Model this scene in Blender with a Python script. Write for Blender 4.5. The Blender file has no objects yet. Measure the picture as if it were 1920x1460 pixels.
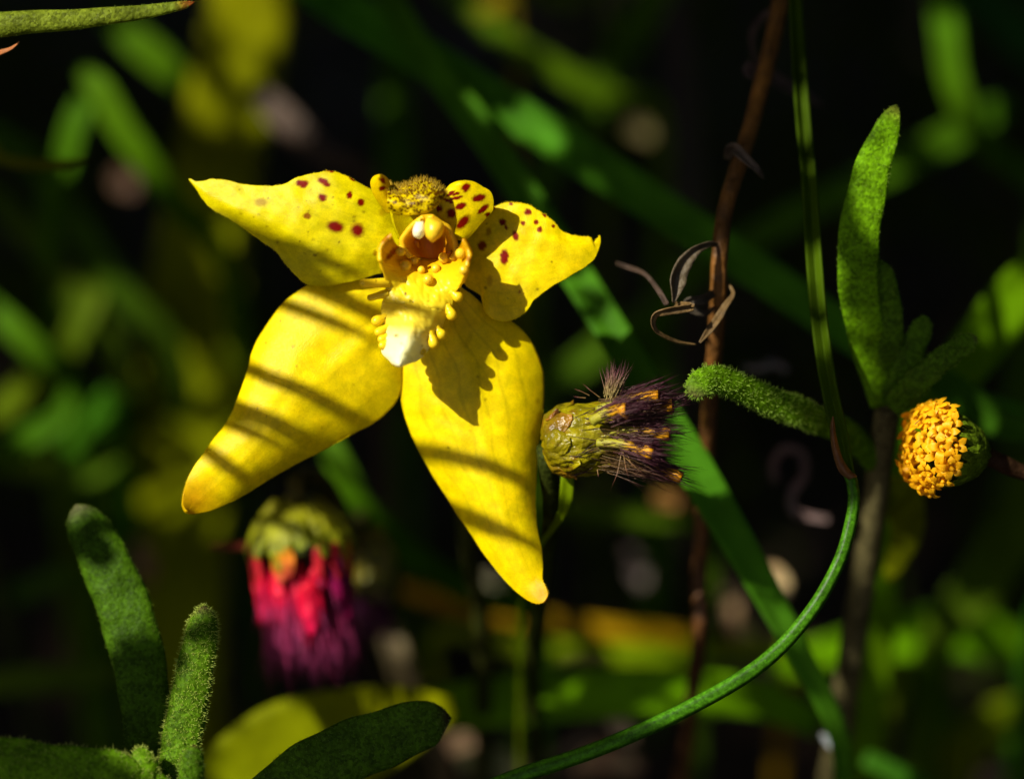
import bpy, math, random
import numpy as np
from mathutils import Vector, Matrix

random.seed(7)
rng = np.random.default_rng(11)
scene = bpy.context.scene

# ------------------------------------------------------------------ camera
FOCUS = np.array((0.0, 0.0, 0.115))        # centre of the plane of sharpness, 11.5 cm above the soil
DIST = 0.28
PITCH = math.radians(30)
RIGHT = np.array((1.0, 0.0, 0.0))
FWD = np.array((0.0, math.cos(PITCH), -math.sin(PITCH)))
UP = np.array((0.0, math.sin(PITCH), math.cos(PITCH)))
CAM = FOCUS - FWD * DIST
cd = bpy.data.cameras.new("camera")
cd.lens = 100; cd.sensor_width = 36
cd.clip_start = 0.005; cd.clip_end = 200
cd.dof.use_dof = True; cd.dof.focus_distance = DIST - 0.0015; cd.dof.aperture_fstop = 7.0
cam = bpy.data.objects.new("camera", cd)
scene.collection.objects.link(cam)
cam.location = CAM
cam.rotation_euler = (math.pi / 2 - PITCH, 0, 0)
scene.camera = cam

# ------------------------------------------------------------------ sky and sun
SUN = -0.578 * RIGHT + 0.467 * UP - 0.667 * FWD      # towards the sun, from the lip's shadow on the sepal
SUN = SUN / np.linalg.norm(SUN)
world = bpy.data.worlds.new("World"); scene.world = world; world.use_nodes = True
nt = world.node_tree
sky = nt.nodes.new("ShaderNodeTexSky"); sky.sky_type = 'NISHITA'; sky.sun_disc = False; sky.air_density = 0.7; sky.dust_density = 4.0; sky.ozone_density = 0.3
sky.sun_elevation = math.asin(SUN[2]); sky.sun_rotation = math.atan2(SUN[0], SUN[1])
nt.links.new(sky.outputs[0], nt.nodes["Background"].inputs[0])
nt.nodes["Background"].inputs[1].default_value = 0.07
sl = bpy.data.lights.new("sun", 'SUN'); sl.energy = 5.0; sl.angle = math.radians(0.53); sl.color = (1.0, 0.94, 0.80)
so = bpy.data.objects.new("sun", sl); scene.collection.objects.link(so)
so.rotation_euler = Vector(SUN).to_track_quat('Z', 'Y').to_euler()
so.location = (0, 0, 1)
scene.view_settings.view_transform = 'Standard'; scene.view_settings.look = 'None'
scene.view_settings.gamma = 1.0; scene.view_settings.exposure = 0.8
scene.view_settings.use_curve_mapping = False
scene.render.engine = 'CYCLES'
scene.cycles.max_bounces = 10; scene.cycles.transmission_bounces = 10; scene.cycles.transparent_max_bounces = 8
scene.cycles.use_denoising = True

# ------------------------------------------------------------------ helpers
KX = 0.36 / 1920
def W(px, py, d):
    """photo pixel and millimetres in front of (+) or behind (-) the plane of sharpness -> world"""
    px = np.asarray(px, float); py = np.asarray(py, float); d = np.asarray(d, float)
    dist = DIST - d * 1e-3
    x = (px - 960) * KX * dist; y = (730 - py) * KX * dist
    return CAM + x[..., None] * RIGHT + y[..., None] * UP + dist[..., None] * FWD
def to_px(P):
    v = np.asarray(P) - CAM
    dist = v @ FWD
    return v @ RIGHT / (KX * dist) + 960, 730 - v @ UP / (KX * dist), (DIST - dist) * 1e3
def mm_px(d):            # metres covered by one photo pixel at depth d
    return KX * (DIST - d * 1e-3)
def spline(pts, n, dense=24):
    """Catmull-Rom through pts (any dimension), resampled to n points by arc length of the first two or three coords"""
    P = np.asarray(pts, float)
    if len(P) == 2:
        return P[0] + (P[1] - P[0]) * np.linspace(0, 1, n)[:, None]
    Q = np.vstack([2 * P[0] - P[1], P, 2 * P[-1] - P[-2]])
    out = []
    t = np.linspace(0, 1, dense, endpoint=False)[:, None]
    for i in range(1, len(Q) - 2):
        a, b, c, e = Q[i - 1], Q[i], Q[i + 1], Q[i + 2]
        out.append(0.5 * (2 * b + (c - a) * t + (2 * a - 5 * b + 4 * c - e) * t ** 2 + (3 * b - a - 3 * c + e) * t ** 3))
    out.append(P[-1:])
    D = np.vstack(out)
    k = min(3, D.shape[1])
    s = np.concatenate([[0], np.cumsum(np.linalg.norm(np.diff(D[:, :k], axis=0), axis=1))])
    q = np.linspace(0, s[-1], n)
    return np.stack([np.interp(q, s, D[:, j]) for j in range(D.shape[1])], 1)
def smooth_noise(x, y, scale, seed=0, octaves=3):
    r = np.random.default_rng(seed + 1000)
    out = np.zeros(np.broadcast(x, y).shape); amp = 1.0; tot = 0.0
    for o in range(octaves):
        for k in range(5):
            a = r.uniform(0, 2 * math.pi); f = 2 * math.pi / (scale / 2 ** o) * r.uniform(0.6, 1.3)
            out += amp * np.sin((x * math.cos(a) + y * math.sin(a)) * f + r.uniform(0, 7)) / 5
        tot += amp; amp *= 0.5
    return out / tot * 1.6

def tag(o, label=None, cat=None, group=None, kind=None):
    if label: o["label"] = label
    if cat: o["category"] = cat
    if group: o["group"] = group
    if kind: o["kind"] = kind
    return o
def thing(name, base, label, cat, group=None):
    o = bpy.data.objects.new(name, None); scene.collection.objects.link(o)
    o.empty_display_size = 0.005
    o.location = base
    return tag(o, label, cat, group)
ORIGIN = {}
def mesh_obj(name, V, F, mat, parent=None, smooth=True, col=None, thick=None):
    """one mesh object from world-space vertices"""
    V = np.asarray(V, float)
    if parent is not None:
        base = ORIGIN.get(parent.name)
        if base is None: base = np.array(parent.location)
    else:
        base = V.mean(0)
    me = bpy.data.meshes.new(name)
    me.from_pydata((V - base).tolist(), [], [tuple(map(int, f)) for f in F])
    if smooth: me.shade_smooth()
    if col is not None:
        c = np.ones((len(V), 4)); c[:, :3] = np.clip(col, 0, 1)
        at = me.color_attributes.new("pigment", 'FLOAT_COLOR', 'POINT')
        at.data.foreach_set("color", c.ravel())
    me.update()
    o = bpy.data.objects.new(name, me); scene.collection.objects.link(o)
    o.data.materials.append(mat)
    if parent is not None:
        o.parent = parent
    else:
        o.location = base
    ORIGIN[o.name] = base
    if thick:
        m = o.modifiers.new("thickness", 'SOLIDIFY'); m.thickness = thick; m.offset = 0
    return o
def grid_faces(nu, nv, wrap=False, off=0):
    i = np.arange(nu - 1)[:, None]; j = np.arange(nv if wrap else nv - 1)[None, :]
    a = i * nv + j; b = i * nv + (j + 1) % nv
    return (np.stack([a, b, b + nv, a + nv], -1).reshape(-1, 4) + off)
class MB:
    """collects pieces of one mesh"""
    def __init__(s): s.V = []; s.F = []; s.C = []; s.n = 0
    def add(s, V, F, C=None):
        V = np.asarray(V, float)
        s.V.append(V); s.F += [tuple(int(k) + s.n for k in f) for f in F]
        s.C.append(np.broadcast_to(np.asarray(C if C is not None else (1, 1, 1), float), (len(V), 3)))
        s.n += len(V)
    def build(s, name, mat, parent=None, smooth=True, thick=None, colour=True):
        return mesh_obj(name, np.vstack(s.V), s.F, mat, parent, smooth, np.vstack(s.C) if colour else None, thick)

def sheet(A, B, dfun, nu=90, nv=50, shift=None, jag=0.0, seed=0):
    """petal-like sheet between two traced edges that run from base to tip; returns vertices, faces, pixel grid"""
    a = spline(A, nu); b = spline(B, nu)
    if jag:
        q = np.arange(nu)
        for k, e in enumerate((a, b)):
            e[2:-2, 0] += jag * smooth_noise(q * 1.0, q * 0.0 + 3, 7, seed + k)[2:-2]
            e[2:-2, 1] += jag * smooth_noise(q * 1.0, q * 0.0 + 9, 6, seed + 5 + k)[2:-2]
    S = np.linspace(0, 1, nv)[None, :]; U = np.linspace(0, 1, nu)[:, None]
    PX = a[:, :1] * (1 - S) + b[:, :1] * S; PY = a[:, 1:2] * (1 - S) + b[:, 1:2] * S
    U = np.broadcast_to(U, PX.shape); S = np.broadcast_to(S, PX.shape)
    if shift is not None:
        PX, PY = shift(U, S, PX, PY)
    D = dfun(U, S, PX, PY)
    return W(PX, PY, D).reshape(-1, 3), grid_faces(nu, nv), PX.ravel(), PY.ravel(), D.ravel(), U.ravel(), S.ravel()

def frame_along(P, hint):
    T = np.gradient(P, axis=0); T /= np.linalg.norm(T, axis=1)[:, None] + 1e-12
    N = hint - (T @ hint)[:, None] * T if hint.ndim == 1 else hint - np.sum(T * hint, 1)[:, None] * T
    N /= np.linalg.norm(N, axis=1)[:, None] + 1e-12
    return T, N, np.cross(T, N)
def tube(P, R, sides=10, flat=1.0, hint=None, wob=None):
    """closed swept tube through world points P with radii R (metres); flat squeezes it along the hint direction"""
    P = np.asarray(P, float); R = np.broadcast_to(np.asarray(R, float), (len(P),))
    T, N, B = frame_along(P, -FWD if hint is None else hint)
    th = np.linspace(0, 2 * math.pi, sides, endpoint=False)
    flat = np.broadcast_to(np.asarray(flat, float), (len(P),))
    r = R[:, None] * np.ones(sides)[None, :]
    if wob is not None: r = r * wob(np.linspace(0, 1, len(P))[:, None], th[None, :])
    V = P[:, None, :] + (r * np.cos(th))[..., None] * B[:, None, :] + (r * np.sin(th) * flat[:, None])[..., None] * N[:, None, :]
    n = len(P)
    F = [tuple(f) for f in grid_faces(n, sides, True)]
    V = np.vstack([V.reshape(-1, 3), P[:1], P[-1:]])
    for j in range(sides):
        F.append((n * sides, (j + 1) % sides, j)); F.append((n * sides + 1, (n - 1) * sides + j, (n - 1) * sides + (j + 1) % sides))
    return V, F
def ribbon(P, Wd, fold=0.25, nv=7, twist=None, hint=None, wave=0.0, seed=0):
    """grass-like blade: world points P, widths Wd (metres), V-folded across"""
    T, N, B = frame_along(P, -FWD if hint is None else hint)
    if twist is not None:
        c, s = np.cos(twist)[:, None], np.sin(twist)[:, None]
        B, N = B * c + N * s, N * c - B * s
    v = np.linspace(-1, 1, nv)
    off = Wd[:, None] / 2 * v[None, :]
    lift = -fold * Wd[:, None] / 2 * (1 - np.abs(v[None, :])) + wave * Wd[:, None] * np.sin(np.linspace(0, 9, len(P)) + seed)[:, None] * v[None, :] ** 2
    V = P[:, None, :] + off[..., None] * B[:, None, :] + lift[..., None] * N[:, None, :]
    return V.reshape(-1, 3), grid_faces(len(P), nv)
def spikes(P, N, length, rad, bend=0.3, C0=(1, 1, 1), C1=(1, 1, 1), seed=0):
    """many tapering hairs: three-sided, two segments, from points P along N"""
    r = np.random.default_rng(seed); n = len(P)
    L = np.broadcast_to(np.asarray(length, float), (n,))
    rad = np.broadcast_to(np.asarray(rad, float), (n,))
    N = N / (np.linalg.norm(N, axis=1)[:, None] + 1e-12)
    J = r.normal(size=(n, 3)) * bend
    d1 = N + J * 0.5; d1 /= np.linalg.norm(d1, axis=1)[:, None]
    d2 = N + J * 1.6; d2 /= np.linalg.norm(d2, axis=1)[:, None]
    X = np.cross(N, r.normal(size=(n, 3))); X /= np.linalg.norm(X, axis=1)[:, None] + 1e-12
    Y = np.cross(N, X)
    M = P + d1 * L[:, None] * 0.5; E = M + d2 * L[:, None] * 0.5
    V = np.zeros((n, 7, 3)); C = np.zeros((n, 7, 3))
    C0 = np.broadcast_to(np.asarray(C0, float), (n, 3)); C1 = np.broadcast_to(np.asarray(C1, float), (n, 3))
    for k in range(3):
        o = X * math.cos(k * 2.094) + Y * math.sin(k * 2.094)
        V[:, k] = P + o * rad[:, None]; V[:, 3 + k] = M + o * rad[:, None] * 0.75
        C[:, k] = C0; C[:, 3 + k] = (C0 + C1) / 2
    V[:, 6] = E; C[:, 6] = C1
    F = []
    tpl = [(0, 1, 4, 3), (1, 2, 5, 4), (2, 0, 3, 5), (3, 4, 6), (4, 5, 6), (5, 3, 6)]
    for i in range(n):
        b = i * 7
        F += [tuple(b + q for q in f) for f in tpl]
    return V.reshape(-1, 3), F, C.reshape(-1, 3)
def vert_normals(V, F):
    N = np.zeros_like(V); F = [f for f in F if len(f) >= 3]
    for f in F:
        n = np.cross(V[f[1]] - V[f[0]], V[f[2]] - V[f[0]])
        for k in f: N[k] += n
    return N / (np.linalg.norm(N, axis=1)[:, None] + 1e-15)

# ------------------------------------------------------------------ materials
def material(name, base=None, attr=False, rough=0.5, spec=0.3, trans=0.0, tcol=None, vary=0.25, vscale=300.0,
             bump=0.0, bscale=4000.0, bump2=0.0, b2scale=600.0, sheen=0.0, coat=0.0, grain=0.0, gscale=9000.0):
    m = bpy.data.materials.new(name); m.use_nodes = True
    n = m.node_tree; N = n.nodes; L = n.links
    p = N["Principled BSDF"]; out = N["Material Output"]
    p.inputs["Roughness"].default_value = rough
    p.inputs["Specular IOR Level"].default_value = spec
    if sheen: p.inputs["Sheen Weight"].default_value = sheen
    if coat: p.inputs["Coat Weight"].default_value = coat; p.inputs["Coat Roughness"].default_value = 0.25
    tc = N.new("ShaderNodeTexCoord")
    if attr:
        c = N.new("ShaderNodeAttribute"); c.attribute_name = "pigment"; csock = c.outputs["Color"]
    else:
        c = N.new("ShaderNodeRGB"); c.outputs[0].default_value = (*base, 1); csock = c.outputs[0]
    nz = N.new("ShaderNodeTexNoise"); nz.inputs["Scale"].default_value = vscale; nz.inputs["Detail"].default_value = 5
    L.new(tc.outputs["Object"], nz.inputs["Vector"])
    mr = N.new("ShaderNodeMapRange"); mr.inputs[1].default_value = 0.3; mr.inputs[2].default_value = 0.7
    mr.inputs[3].default_value = 1 - vary; mr.inputs[4].default_value = 1 + vary
    L.new(nz.outputs[0], mr.inputs[0])
    mx = N.new("ShaderNodeVectorMath"); mx.operation = 'SCALE'
    L.new(csock, mx.inputs[0]); L.new(mr.outputs[0], mx.inputs["Scale"])
    if grain:                                # cell-to-cell differences in pigment
        vg = N.new("ShaderNodeTexVoronoi"); vg.inputs["Scale"].default_value = gscale
        L.new(tc.outputs["Object"], vg.inputs["Vector"])
        sp = N.new("ShaderNodeSeparateColor"); L.new(vg.outputs["Color"], sp.inputs[0])
        mg = N.new("ShaderNodeMapRange"); mg.inputs[3].default_value = 1 - grain; mg.inputs[4].default_value = 1 + grain
        L.new(sp.outputs[0], mg.inputs[0])
        m2 = N.new("ShaderNodeVectorMath"); m2.operation = 'SCALE'
        L.new(mx.outputs[0], m2.inputs[0]); L.new(mg.outputs[0], m2.inputs["Scale"]); mx = m2
    L.new(mx.outputs[0], p.inputs["Base Color"])
    nrm = None
    if bump or bump2:
        h = None
        if bump:
            v = N.new("ShaderNodeTexVoronoi"); v.inputs["Scale"].default_value = bscale
            L.new(tc.outputs["Object"], v.inputs["Vector"])
            b = N.new("ShaderNodeBump"); b.inputs["Strength"].default_value = bump; b.inputs["Distance"].default_value = 0.4 / bscale; b.invert = True
            L.new(v.outputs["Distance"], b.inputs["Height"]); nrm = b.outputs[0]
        if bump2:
            v2 = N.new("ShaderNodeTexNoise"); v2.inputs["Scale"].default_value = b2scale; v2.inputs["Detail"].default_value = 4
            L.new(tc.outputs["Object"], v2.inputs["Vector"])
            b2 = N.new("ShaderNodeBump"); b2.inputs["Strength"].default_value = bump2; b2.inputs["Distance"].default_value = 0.5 / b2scale
            L.new(v2.outputs[0], b2.inputs["Height"])
            if nrm is not None: L.new(nrm, b2.inputs["Normal"])
            nrm = b2.outputs[0]
        L.new(nrm, p.inputs["Normal"])
    if trans:
        t = N.new("ShaderNodeBsdfTranslucent")
        if tcol is not None:
            tm = N.new("ShaderNodeVectorMath"); tm.operation = 'MULTIPLY'; tm.inputs[1].default_value = tcol
            L.new(mx.outputs[0], tm.inputs[0]); L.new(tm.outputs[0], t.inputs["Color"])
        else:
            L.new(mx.outputs[0], t.inputs["Color"])
        ms = N.new("ShaderNodeMixShader"); ms.inputs[0].default_value = trans
        L.new(p.outputs[0], ms.inputs[1]); L.new(t.outputs[0], ms.inputs[2]); L.new(ms.outputs[0], out.inputs["Surface"])
    return m
M = {}
M['petal'] = material("petal", attr=True, rough=0.36, spec=0.17, trans=0.42, vary=0.14, vscale=900, bump=0.5, bscale=9000, bump2=0.05, b2scale=250, grain=0.07, gscale=9000)
M['lip'] = material("lip", attr=True, rough=0.36, spec=0.3, trans=0.35, vary=0.05, vscale=700, bump=0.2, bscale=9000)
M['waxy'] = material("waxy_callus", attr=True, rough=0.3, spec=0.4, trans=0.3, vary=0.06, vscale=900, bump=0.2, bscale=9000)
M['hair'] = material("hair", attr=True, rough=0.4, spec=0.4, trans=0.45, vary=0.0)
M['bract'] = material("dried_bract", attr=True, rough=0.3, spec=0.35, trans=0.25, vary=0.5, vscale=500, bump2=0.8, b2scale=1100, coat=0.1)
M['floret'] = material("floret", attr=True, rough=0.5, spec=0.25, trans=0.35, vary=0.18, vscale=900, bump2=0.5, b2scale=1500)
M['leaf'] = material("leaf", attr=True, rough=0.5, spec=0.05, trans=0.38, tcol=(1.5, 1.45, 0.2), grain=0.4, gscale=3500, vary=0.35, vscale=350, bump=0.4, bscale=3000, bump2=0.5, b2scale=500)
M['blade'] = material("grass_blade", attr=True, rough=0.5, spec=0.03, trans=0.42, tcol=(1.5, 1.45, 0.2), vary=0.3, vscale=160, bump2=0.2, b2scale=700)
M['rush'] = material("rush_stem", attr=True, rough=0.4, spec=0.10, trans=0.1, grain=0.3, gscale=5000, vary=0.35, vscale=1500, bump2=0.15, b2scale=2500)
M['dry'] = material("dry_plant", attr=True, rough=0.6, spec=0.3, trans=0.1, vary=0.45, vscale=600, bump2=0.8, b2scale=700)
M['soil'] = material("soil", base=(0.022, 0.015, 0.010), rough=0.9, spec=0.15, vary=0.6, vscale=60, bump2=1.0, b2scale=120)

# ------------------------------------------------------------------ ground
LIT = []            # sample points that the sun reaches: [world points, radius]
def lit_points(P, r=0.0008): LIT.append((np.asarray(P).reshape(-1, 3), r))
gx = np.concatenate([[-40, -8, -2], np.linspace(-0.6, 0.6, 90), [2, 8, 40]])
GX, GY = np.meshgrid(gx, gx + 0.15, indexing='ij')
near = np.exp(-((GX ** 2 + (GY - 0.15) ** 2) / 0.5))
GZ = near * (0.006 * smooth_noise(GX, GY, 0.12, 3) + 0.003 * smooth_noise(GX, GY, 0.03, 4)) - 0.004
ground = mesh_obj("ground", np.stack([GX, GY, GZ], -1).reshape(-1, 3), grid_faces(len(gx), len(gx)), M['soil'])
tag(ground, "dark bare soil under the grass and leaf litter", "ground", kind="structure")

# ------------------------------------------------------------------ the orchid
def pigment(px, py, base, spots, colour, seed=0, jitter=1.6, soft=0.22, freckles=0, box=None):
    """colouring of a petal: base colour per vertex plus red blotches given by their place on the petal"""
    n1 = smooth_noise(px, py, 9, seed); n2 = smooth_noise(px, py, 9, seed + 50)
    X = px + n1 * jitter; Y = py + n2 * jitter
    col = np.array(base, float) * np.ones((len(px), 3)) if np.ndim(base) == 1 else np.array(base, float)
    for s in spots:
        cx, cy, rx, ry, ang = s[:5]; k = s[5] if len(s) > 5 else 1.0; sf = s[6] if len(s) > 6 else soft
        c, q = math.cos(math.radians(ang)), math.sin(math.radians(ang))
        u = ((X - cx) * c + (Y - cy) * q) / rx; v = (-(X - cx) * q + (Y - cy) * c) / ry
        w = np.clip((1 + sf - np.sqrt(u * u + v * v)) / (2 * sf), 0, 1) ** 1.0 * k
        col = col * (1 - w[:, None]) + np.asarray(colour) * w[:, None]
    r = np.random.default_rng(seed + 9)
    for i in range(freckles):
        cx = r.uniform(box[0], box[2]); cy = r.uniform(box[1], box[3]); rr = r.uniform(1.5, 3.2)
        w = np.clip(1.4 - np.hypot(px - cx, py - cy) / rr, 0, 1)[:, None] * r.uniform(0.4, 0.95)
        col = col * (1 - w) + np.array((0.13, 0.06, 0.0)) * w
    return col
RED = (0.20, 0.004, 0.0)
YEL = np.array((0.84, 0.67, 0.0)); YEL_DIM = np.array((0.70, 0.61, 0.0))  # second yellow is darkened in place of weaker sunlight on the left petal
orchid = thing("orchid", W(905, 1230, -60) * np.array((1, 1, 0)), "yellow orchid with red-spotted upper petals and two long lower sepals", "orchid")

def veins(U, S, n, seed, amt=0.10):
    """slightly denser pigment along the veins that run from base to tip"""
    ph = smooth_noise(U * 3, S * 0 + 1, 1.2, seed) * 0.35
    v = np.abs(np.sin(math.pi * (S * n + ph)))
    return 1 - amt * np.exp(-(v / 0.22) ** 2) * np.clip(1.25 - U, 0, 1)

def add_petal(name, A, B, dfun, base, spots=(), nu=150, nv=90, seed=0, freck=0, box=None, tip=None, jag=0.8, thick=0.00032, label=None, rim=0.0, parent=None, nvein=9, shift=None, mat='petal', vein_amt=0.1):
    V, F, PX, PY, D, U, S = sheet(A, B, dfun, nu, nv, jag=jag, seed=seed, shift=shift)
    col = pigment(PX, PY, base, (), RED, seed)
    mott = 1 + 0.10 * smooth_noise(PX, PY, 60, seed + 3) + 0.05 * smooth_noise(PX, PY, 14, seed + 4)
    col = col * (veins(U, S, nvein, seed, vein_amt) * mott)[:, None]
    col[:, 0] *= 1 + 0.03 * smooth_noise(PX, PY, 40, seed + 8)
    col = pigment(PX, PY, col, spots, RED, seed, freckles=freck, box=box)
    if tip is not None:
        cx, cy, r, tc = tip
        w = np.clip(1 - np.hypot(PX - cx, PY - cy) / r, 0, 1)[:, None] ** 0.8 * 0.85
        col = col * (1 - w) + np.asarray(tc) * w
    o = mesh_obj(name, V, F, M[mat], parent or orchid, col=col, thick=thick)
    if label: o["label"] = label
    if parent is None:                       # short fuzz along the rim
        rr = np.random.default_rng(seed + 600); m = 520
        i = rr.integers(int(nu * 0.2), nu - 1, m); right = rr.integers(0, 2, m)
        a = i * nv + right * (nv - 1); b = i * nv + right * (nv - 7) + (1 - right) * 6
        hv, hf, hc = spikes(V[a], V[a] - V[b] - FWD * 0.0001 * rr.normal(size=m)[:, None], rr.uniform(2.0, 4.5, m) * mm_px(0), 0.5 * mm_px(0), 0.5, np.asarray(YEL) * 0.9, np.asarray(YEL), seed)
        tag(mesh_obj("rim_fuzz", hv, hf, M['hair'], o, col=hc), kind="stuff")
    return V, PX, PY, D, U, S, o

def sstep(x, a, b):
    t = np.clip((x - a) / (b - a), 0, 1); return t * t * (3 - 2 * t)

# upper left petal
LA = [(752, 432), (738, 402), (720, 376), (697, 357), (678, 347), (657, 335), (637, 326), (617, 321), (600, 324), (574, 329), (550, 337), (538, 345), (512, 349.5), (483, 349), (454, 346), (426, 339), (400, 337), (385, 340), (371, 342), (356, 336)]
LB = [(745, 482), (722, 507), (700, 515), (676, 523), (640, 531), (605, 535), (578, 533), (561, 521), (545, 505), (530, 487), (519, 472), (493, 453), (470, 437), (447, 420), (426, 408), (405, 396), (387, 381), (374, 362), (366, 350), (356, 336)]
def dLA(U, S, X, Y):
    v = (S - 0.5) * 2
    return -1.0 + 1.6 * np.sin(U * 2.6) - 2.2 * U ** 2 + (1 - U) * (0.9 - 1.1 * v * v) - 0.9 * sstep(v, 0.2, 1.0) * np.sin(U * math.pi) + 0.25 * smooth_noise(X, Y, 130, 21)
spL = [(569, 346, 10, 7, -15), (561, 344, 5, 6, 0), (606, 341, 11, 6, 25), (613, 347, 6, 5, 20), (605, 371, 8, 7, 20), (655, 367, 5.5, 7, 5), (676, 380, 7, 6.5, 10), (576, 405, 8, 5.5, 5, 0.85), (629, 425, 16, 10, 12, 1.0, 0.3), (670, 432, 12, 13, -20, 1.0, 0.35), (490, 380, 11, 7, 5, 0.55, 0.4), (619, 322, 9, 2.6, 10), (660, 337, 8, 2.4, 32), (692, 352, 6, 2.4, 40), (717, 398, 7, 8, 40, 0.45, 0.4), (704, 474, 5, 5, 0, 0.6)]
pL = add_petal("petal", LA, LB, dLA, YEL_DIM, spL, seed=31, freck=34, box=(380, 350, 700, 520), nvein=10)
# upper right petal
RA = [(858, 462), (880, 446), (896, 428), (903, 412), (912, 402), (925, 391), (937, 384), (953, 380), (971, 381), (990, 384), (1004, 392), (1019, 401), (1033, 412), (1043, 421), (1050, 431), (1062, 438), (1078, 442), (1095, 444.5), (1106, 445), (1108, 453), (1113, 455), (1124, 442)]
RB = [(858, 505), (866, 522), (877, 537), (893, 548), (903, 556), (907, 570), (911, 585), (922, 596), (939, 602), (955, 601), (975, 593), (988, 582), (1000, 564), (1015, 552), (1031, 539), (1052, 527), (1072, 515), (1093, 502), (1111, 488), (1119, 474), (1125, 455), (1124, 442)]
def dRA(U, S, X, Y):
    v = (S - 0.5) * 2
    return -2.2 + 2.4 * np.sin(U * 2.2) - 0.4 * v * v * (1 - U) - 1.2 * U ** 2 - 0.3 * sstep(-v, 0.3, 1) * np.sin(U * math.pi) + 0.25 * smooth_noise(X, Y, 120, 23)
spR = [(958, 383, 4, 3.5, 0), (990, 398, 6.5, 6.5, 10), (981, 419, 4.5, 4.5, 0), (1005, 417.5, 5, 5, 0), (1012, 431, 5, 6, 15), (1020, 404, 5, 2.5, 35), (1037, 425, 3.5, 3, 0), (943, 417, 7, 6, 30), (950, 427, 2.5, 5, -20), (967, 442, 6, 10, -15), (917, 435, 5, 8, 10, 0.6, 0.4), (905, 461, 8, 9, 10, 0.95, 0.3), (946, 482, 8, 14.5, 2, 1.0, 0.2), (919, 526, 5, 10, 5, 0.4, 0.4), (975, 547, 2.5, 4.5, 0, 0.7), (982, 550, 1.5, 2, 0, 0.8), (926, 390, 2.5, 6, 10)]
pR = add_petal("petal", RA, RB, dRA, YEL, spR, seed=37, freck=8, box=(900, 400, 1110, 590), jag=1.0)
# lower left sepal
SA = [(742, 560), (722, 536), (700, 527), (675, 524), (632, 524), (600, 529), (580, 534), (550, 554), (530, 571), (514, 592), (498, 615), (484, 638), (474, 661), (469, 684), (461, 710), (451, 737), (438, 770), (422, 799), (402, 824), (382, 852), (363, 878), (351, 901), (343, 926), (342, 945), (347, 957), (352, 959.5)]
SB = [(752, 600), (752, 640), (752, 670), (751, 697), (751, 724), (744, 748), (724, 773), (698, 793), (668, 808), (635, 826), (600, 845), (560, 865), (524, 885), (494, 903), (461, 924), (428, 941), (396, 955), (372, 960), (360, 960.5), (352, 959.5)]
def dSA(U, S, X, Y):
    v = (S - 0.5) * 2
    return -1.8 + 1.5 * np.sin(U * 3.0) + 0.6 * U - 2.6 * np.abs(v) ** 2.4 * np.sin(np.clip(U * 1.05, 0, 1) * math.pi) - 0.5 * v * U - 0.5 + 0.3 * np.exp(-((v - 0.1) / 0.15) ** 2) * (1 - U) + 0.2 * smooth_noise(X, Y, 150, 25)
tipc = (0.62, 0.30, 0.0)
pSL = add_petal("sepal", SA, SB, dSA, YEL, (), seed=41, freck=10, box=(430, 560, 730, 900), tip=(362, 938, 62, tipc), jag=0.5, nvein=7, vein_amt=0.08)
# lower right sepal
TA = [(800, 560), (778, 610), (760, 650), (752, 681), (750, 717), (754, 754), (762, 786), (776, 822), (793, 855), (813, 891), (837, 928), (857, 960), (882, 996), (906, 1033), (930, 1065), (954, 1093), (978, 1115), (998, 1128), (1012, 1131), (1022, 1127), (1027, 1117)]
TB = [(860, 535), (885, 553), (905, 572), (930, 588), (954, 601), (979, 620), (999, 648), (1011, 677), (1017, 701), (1018, 742), (1015, 782), (1009, 822), (1005, 863), (1003, 903), (1002, 948), (1005, 988), (1013, 1025), (1016, 1060), (1017, 1086), (1024, 1100), (1028, 1110), (1027, 1117)]
def dSB(U, S, X, Y):
    v = (S - 0.5) * 2
    return -2.0 + 0.9 * np.sin(U * 2.6) - 0.2 * U - 2.6 * np.abs(v) ** 2.4 * np.sin(np.clip(U * 1.02, 0, 1) * math.pi) + 0.3 * np.exp(-((v) / 0.14) ** 2) * (1 - U) + 0.18 * smooth_noise(X, Y, 140, 27) + 0.8 * sstep(U, 0.9, 1.0)
pSR = add_petal("sepal", TA, TB, dSB, YEL, [(1006, 752, 4, 6, 20, 0.4, 0.5)], seed=43, freck=9, box=(770, 620, 1000, 1080), tip=(1018, 1118, 48, (0.66, 0.34, 0.0)), jag=0.5, nvein=7, vein_amt=0.2)

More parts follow.
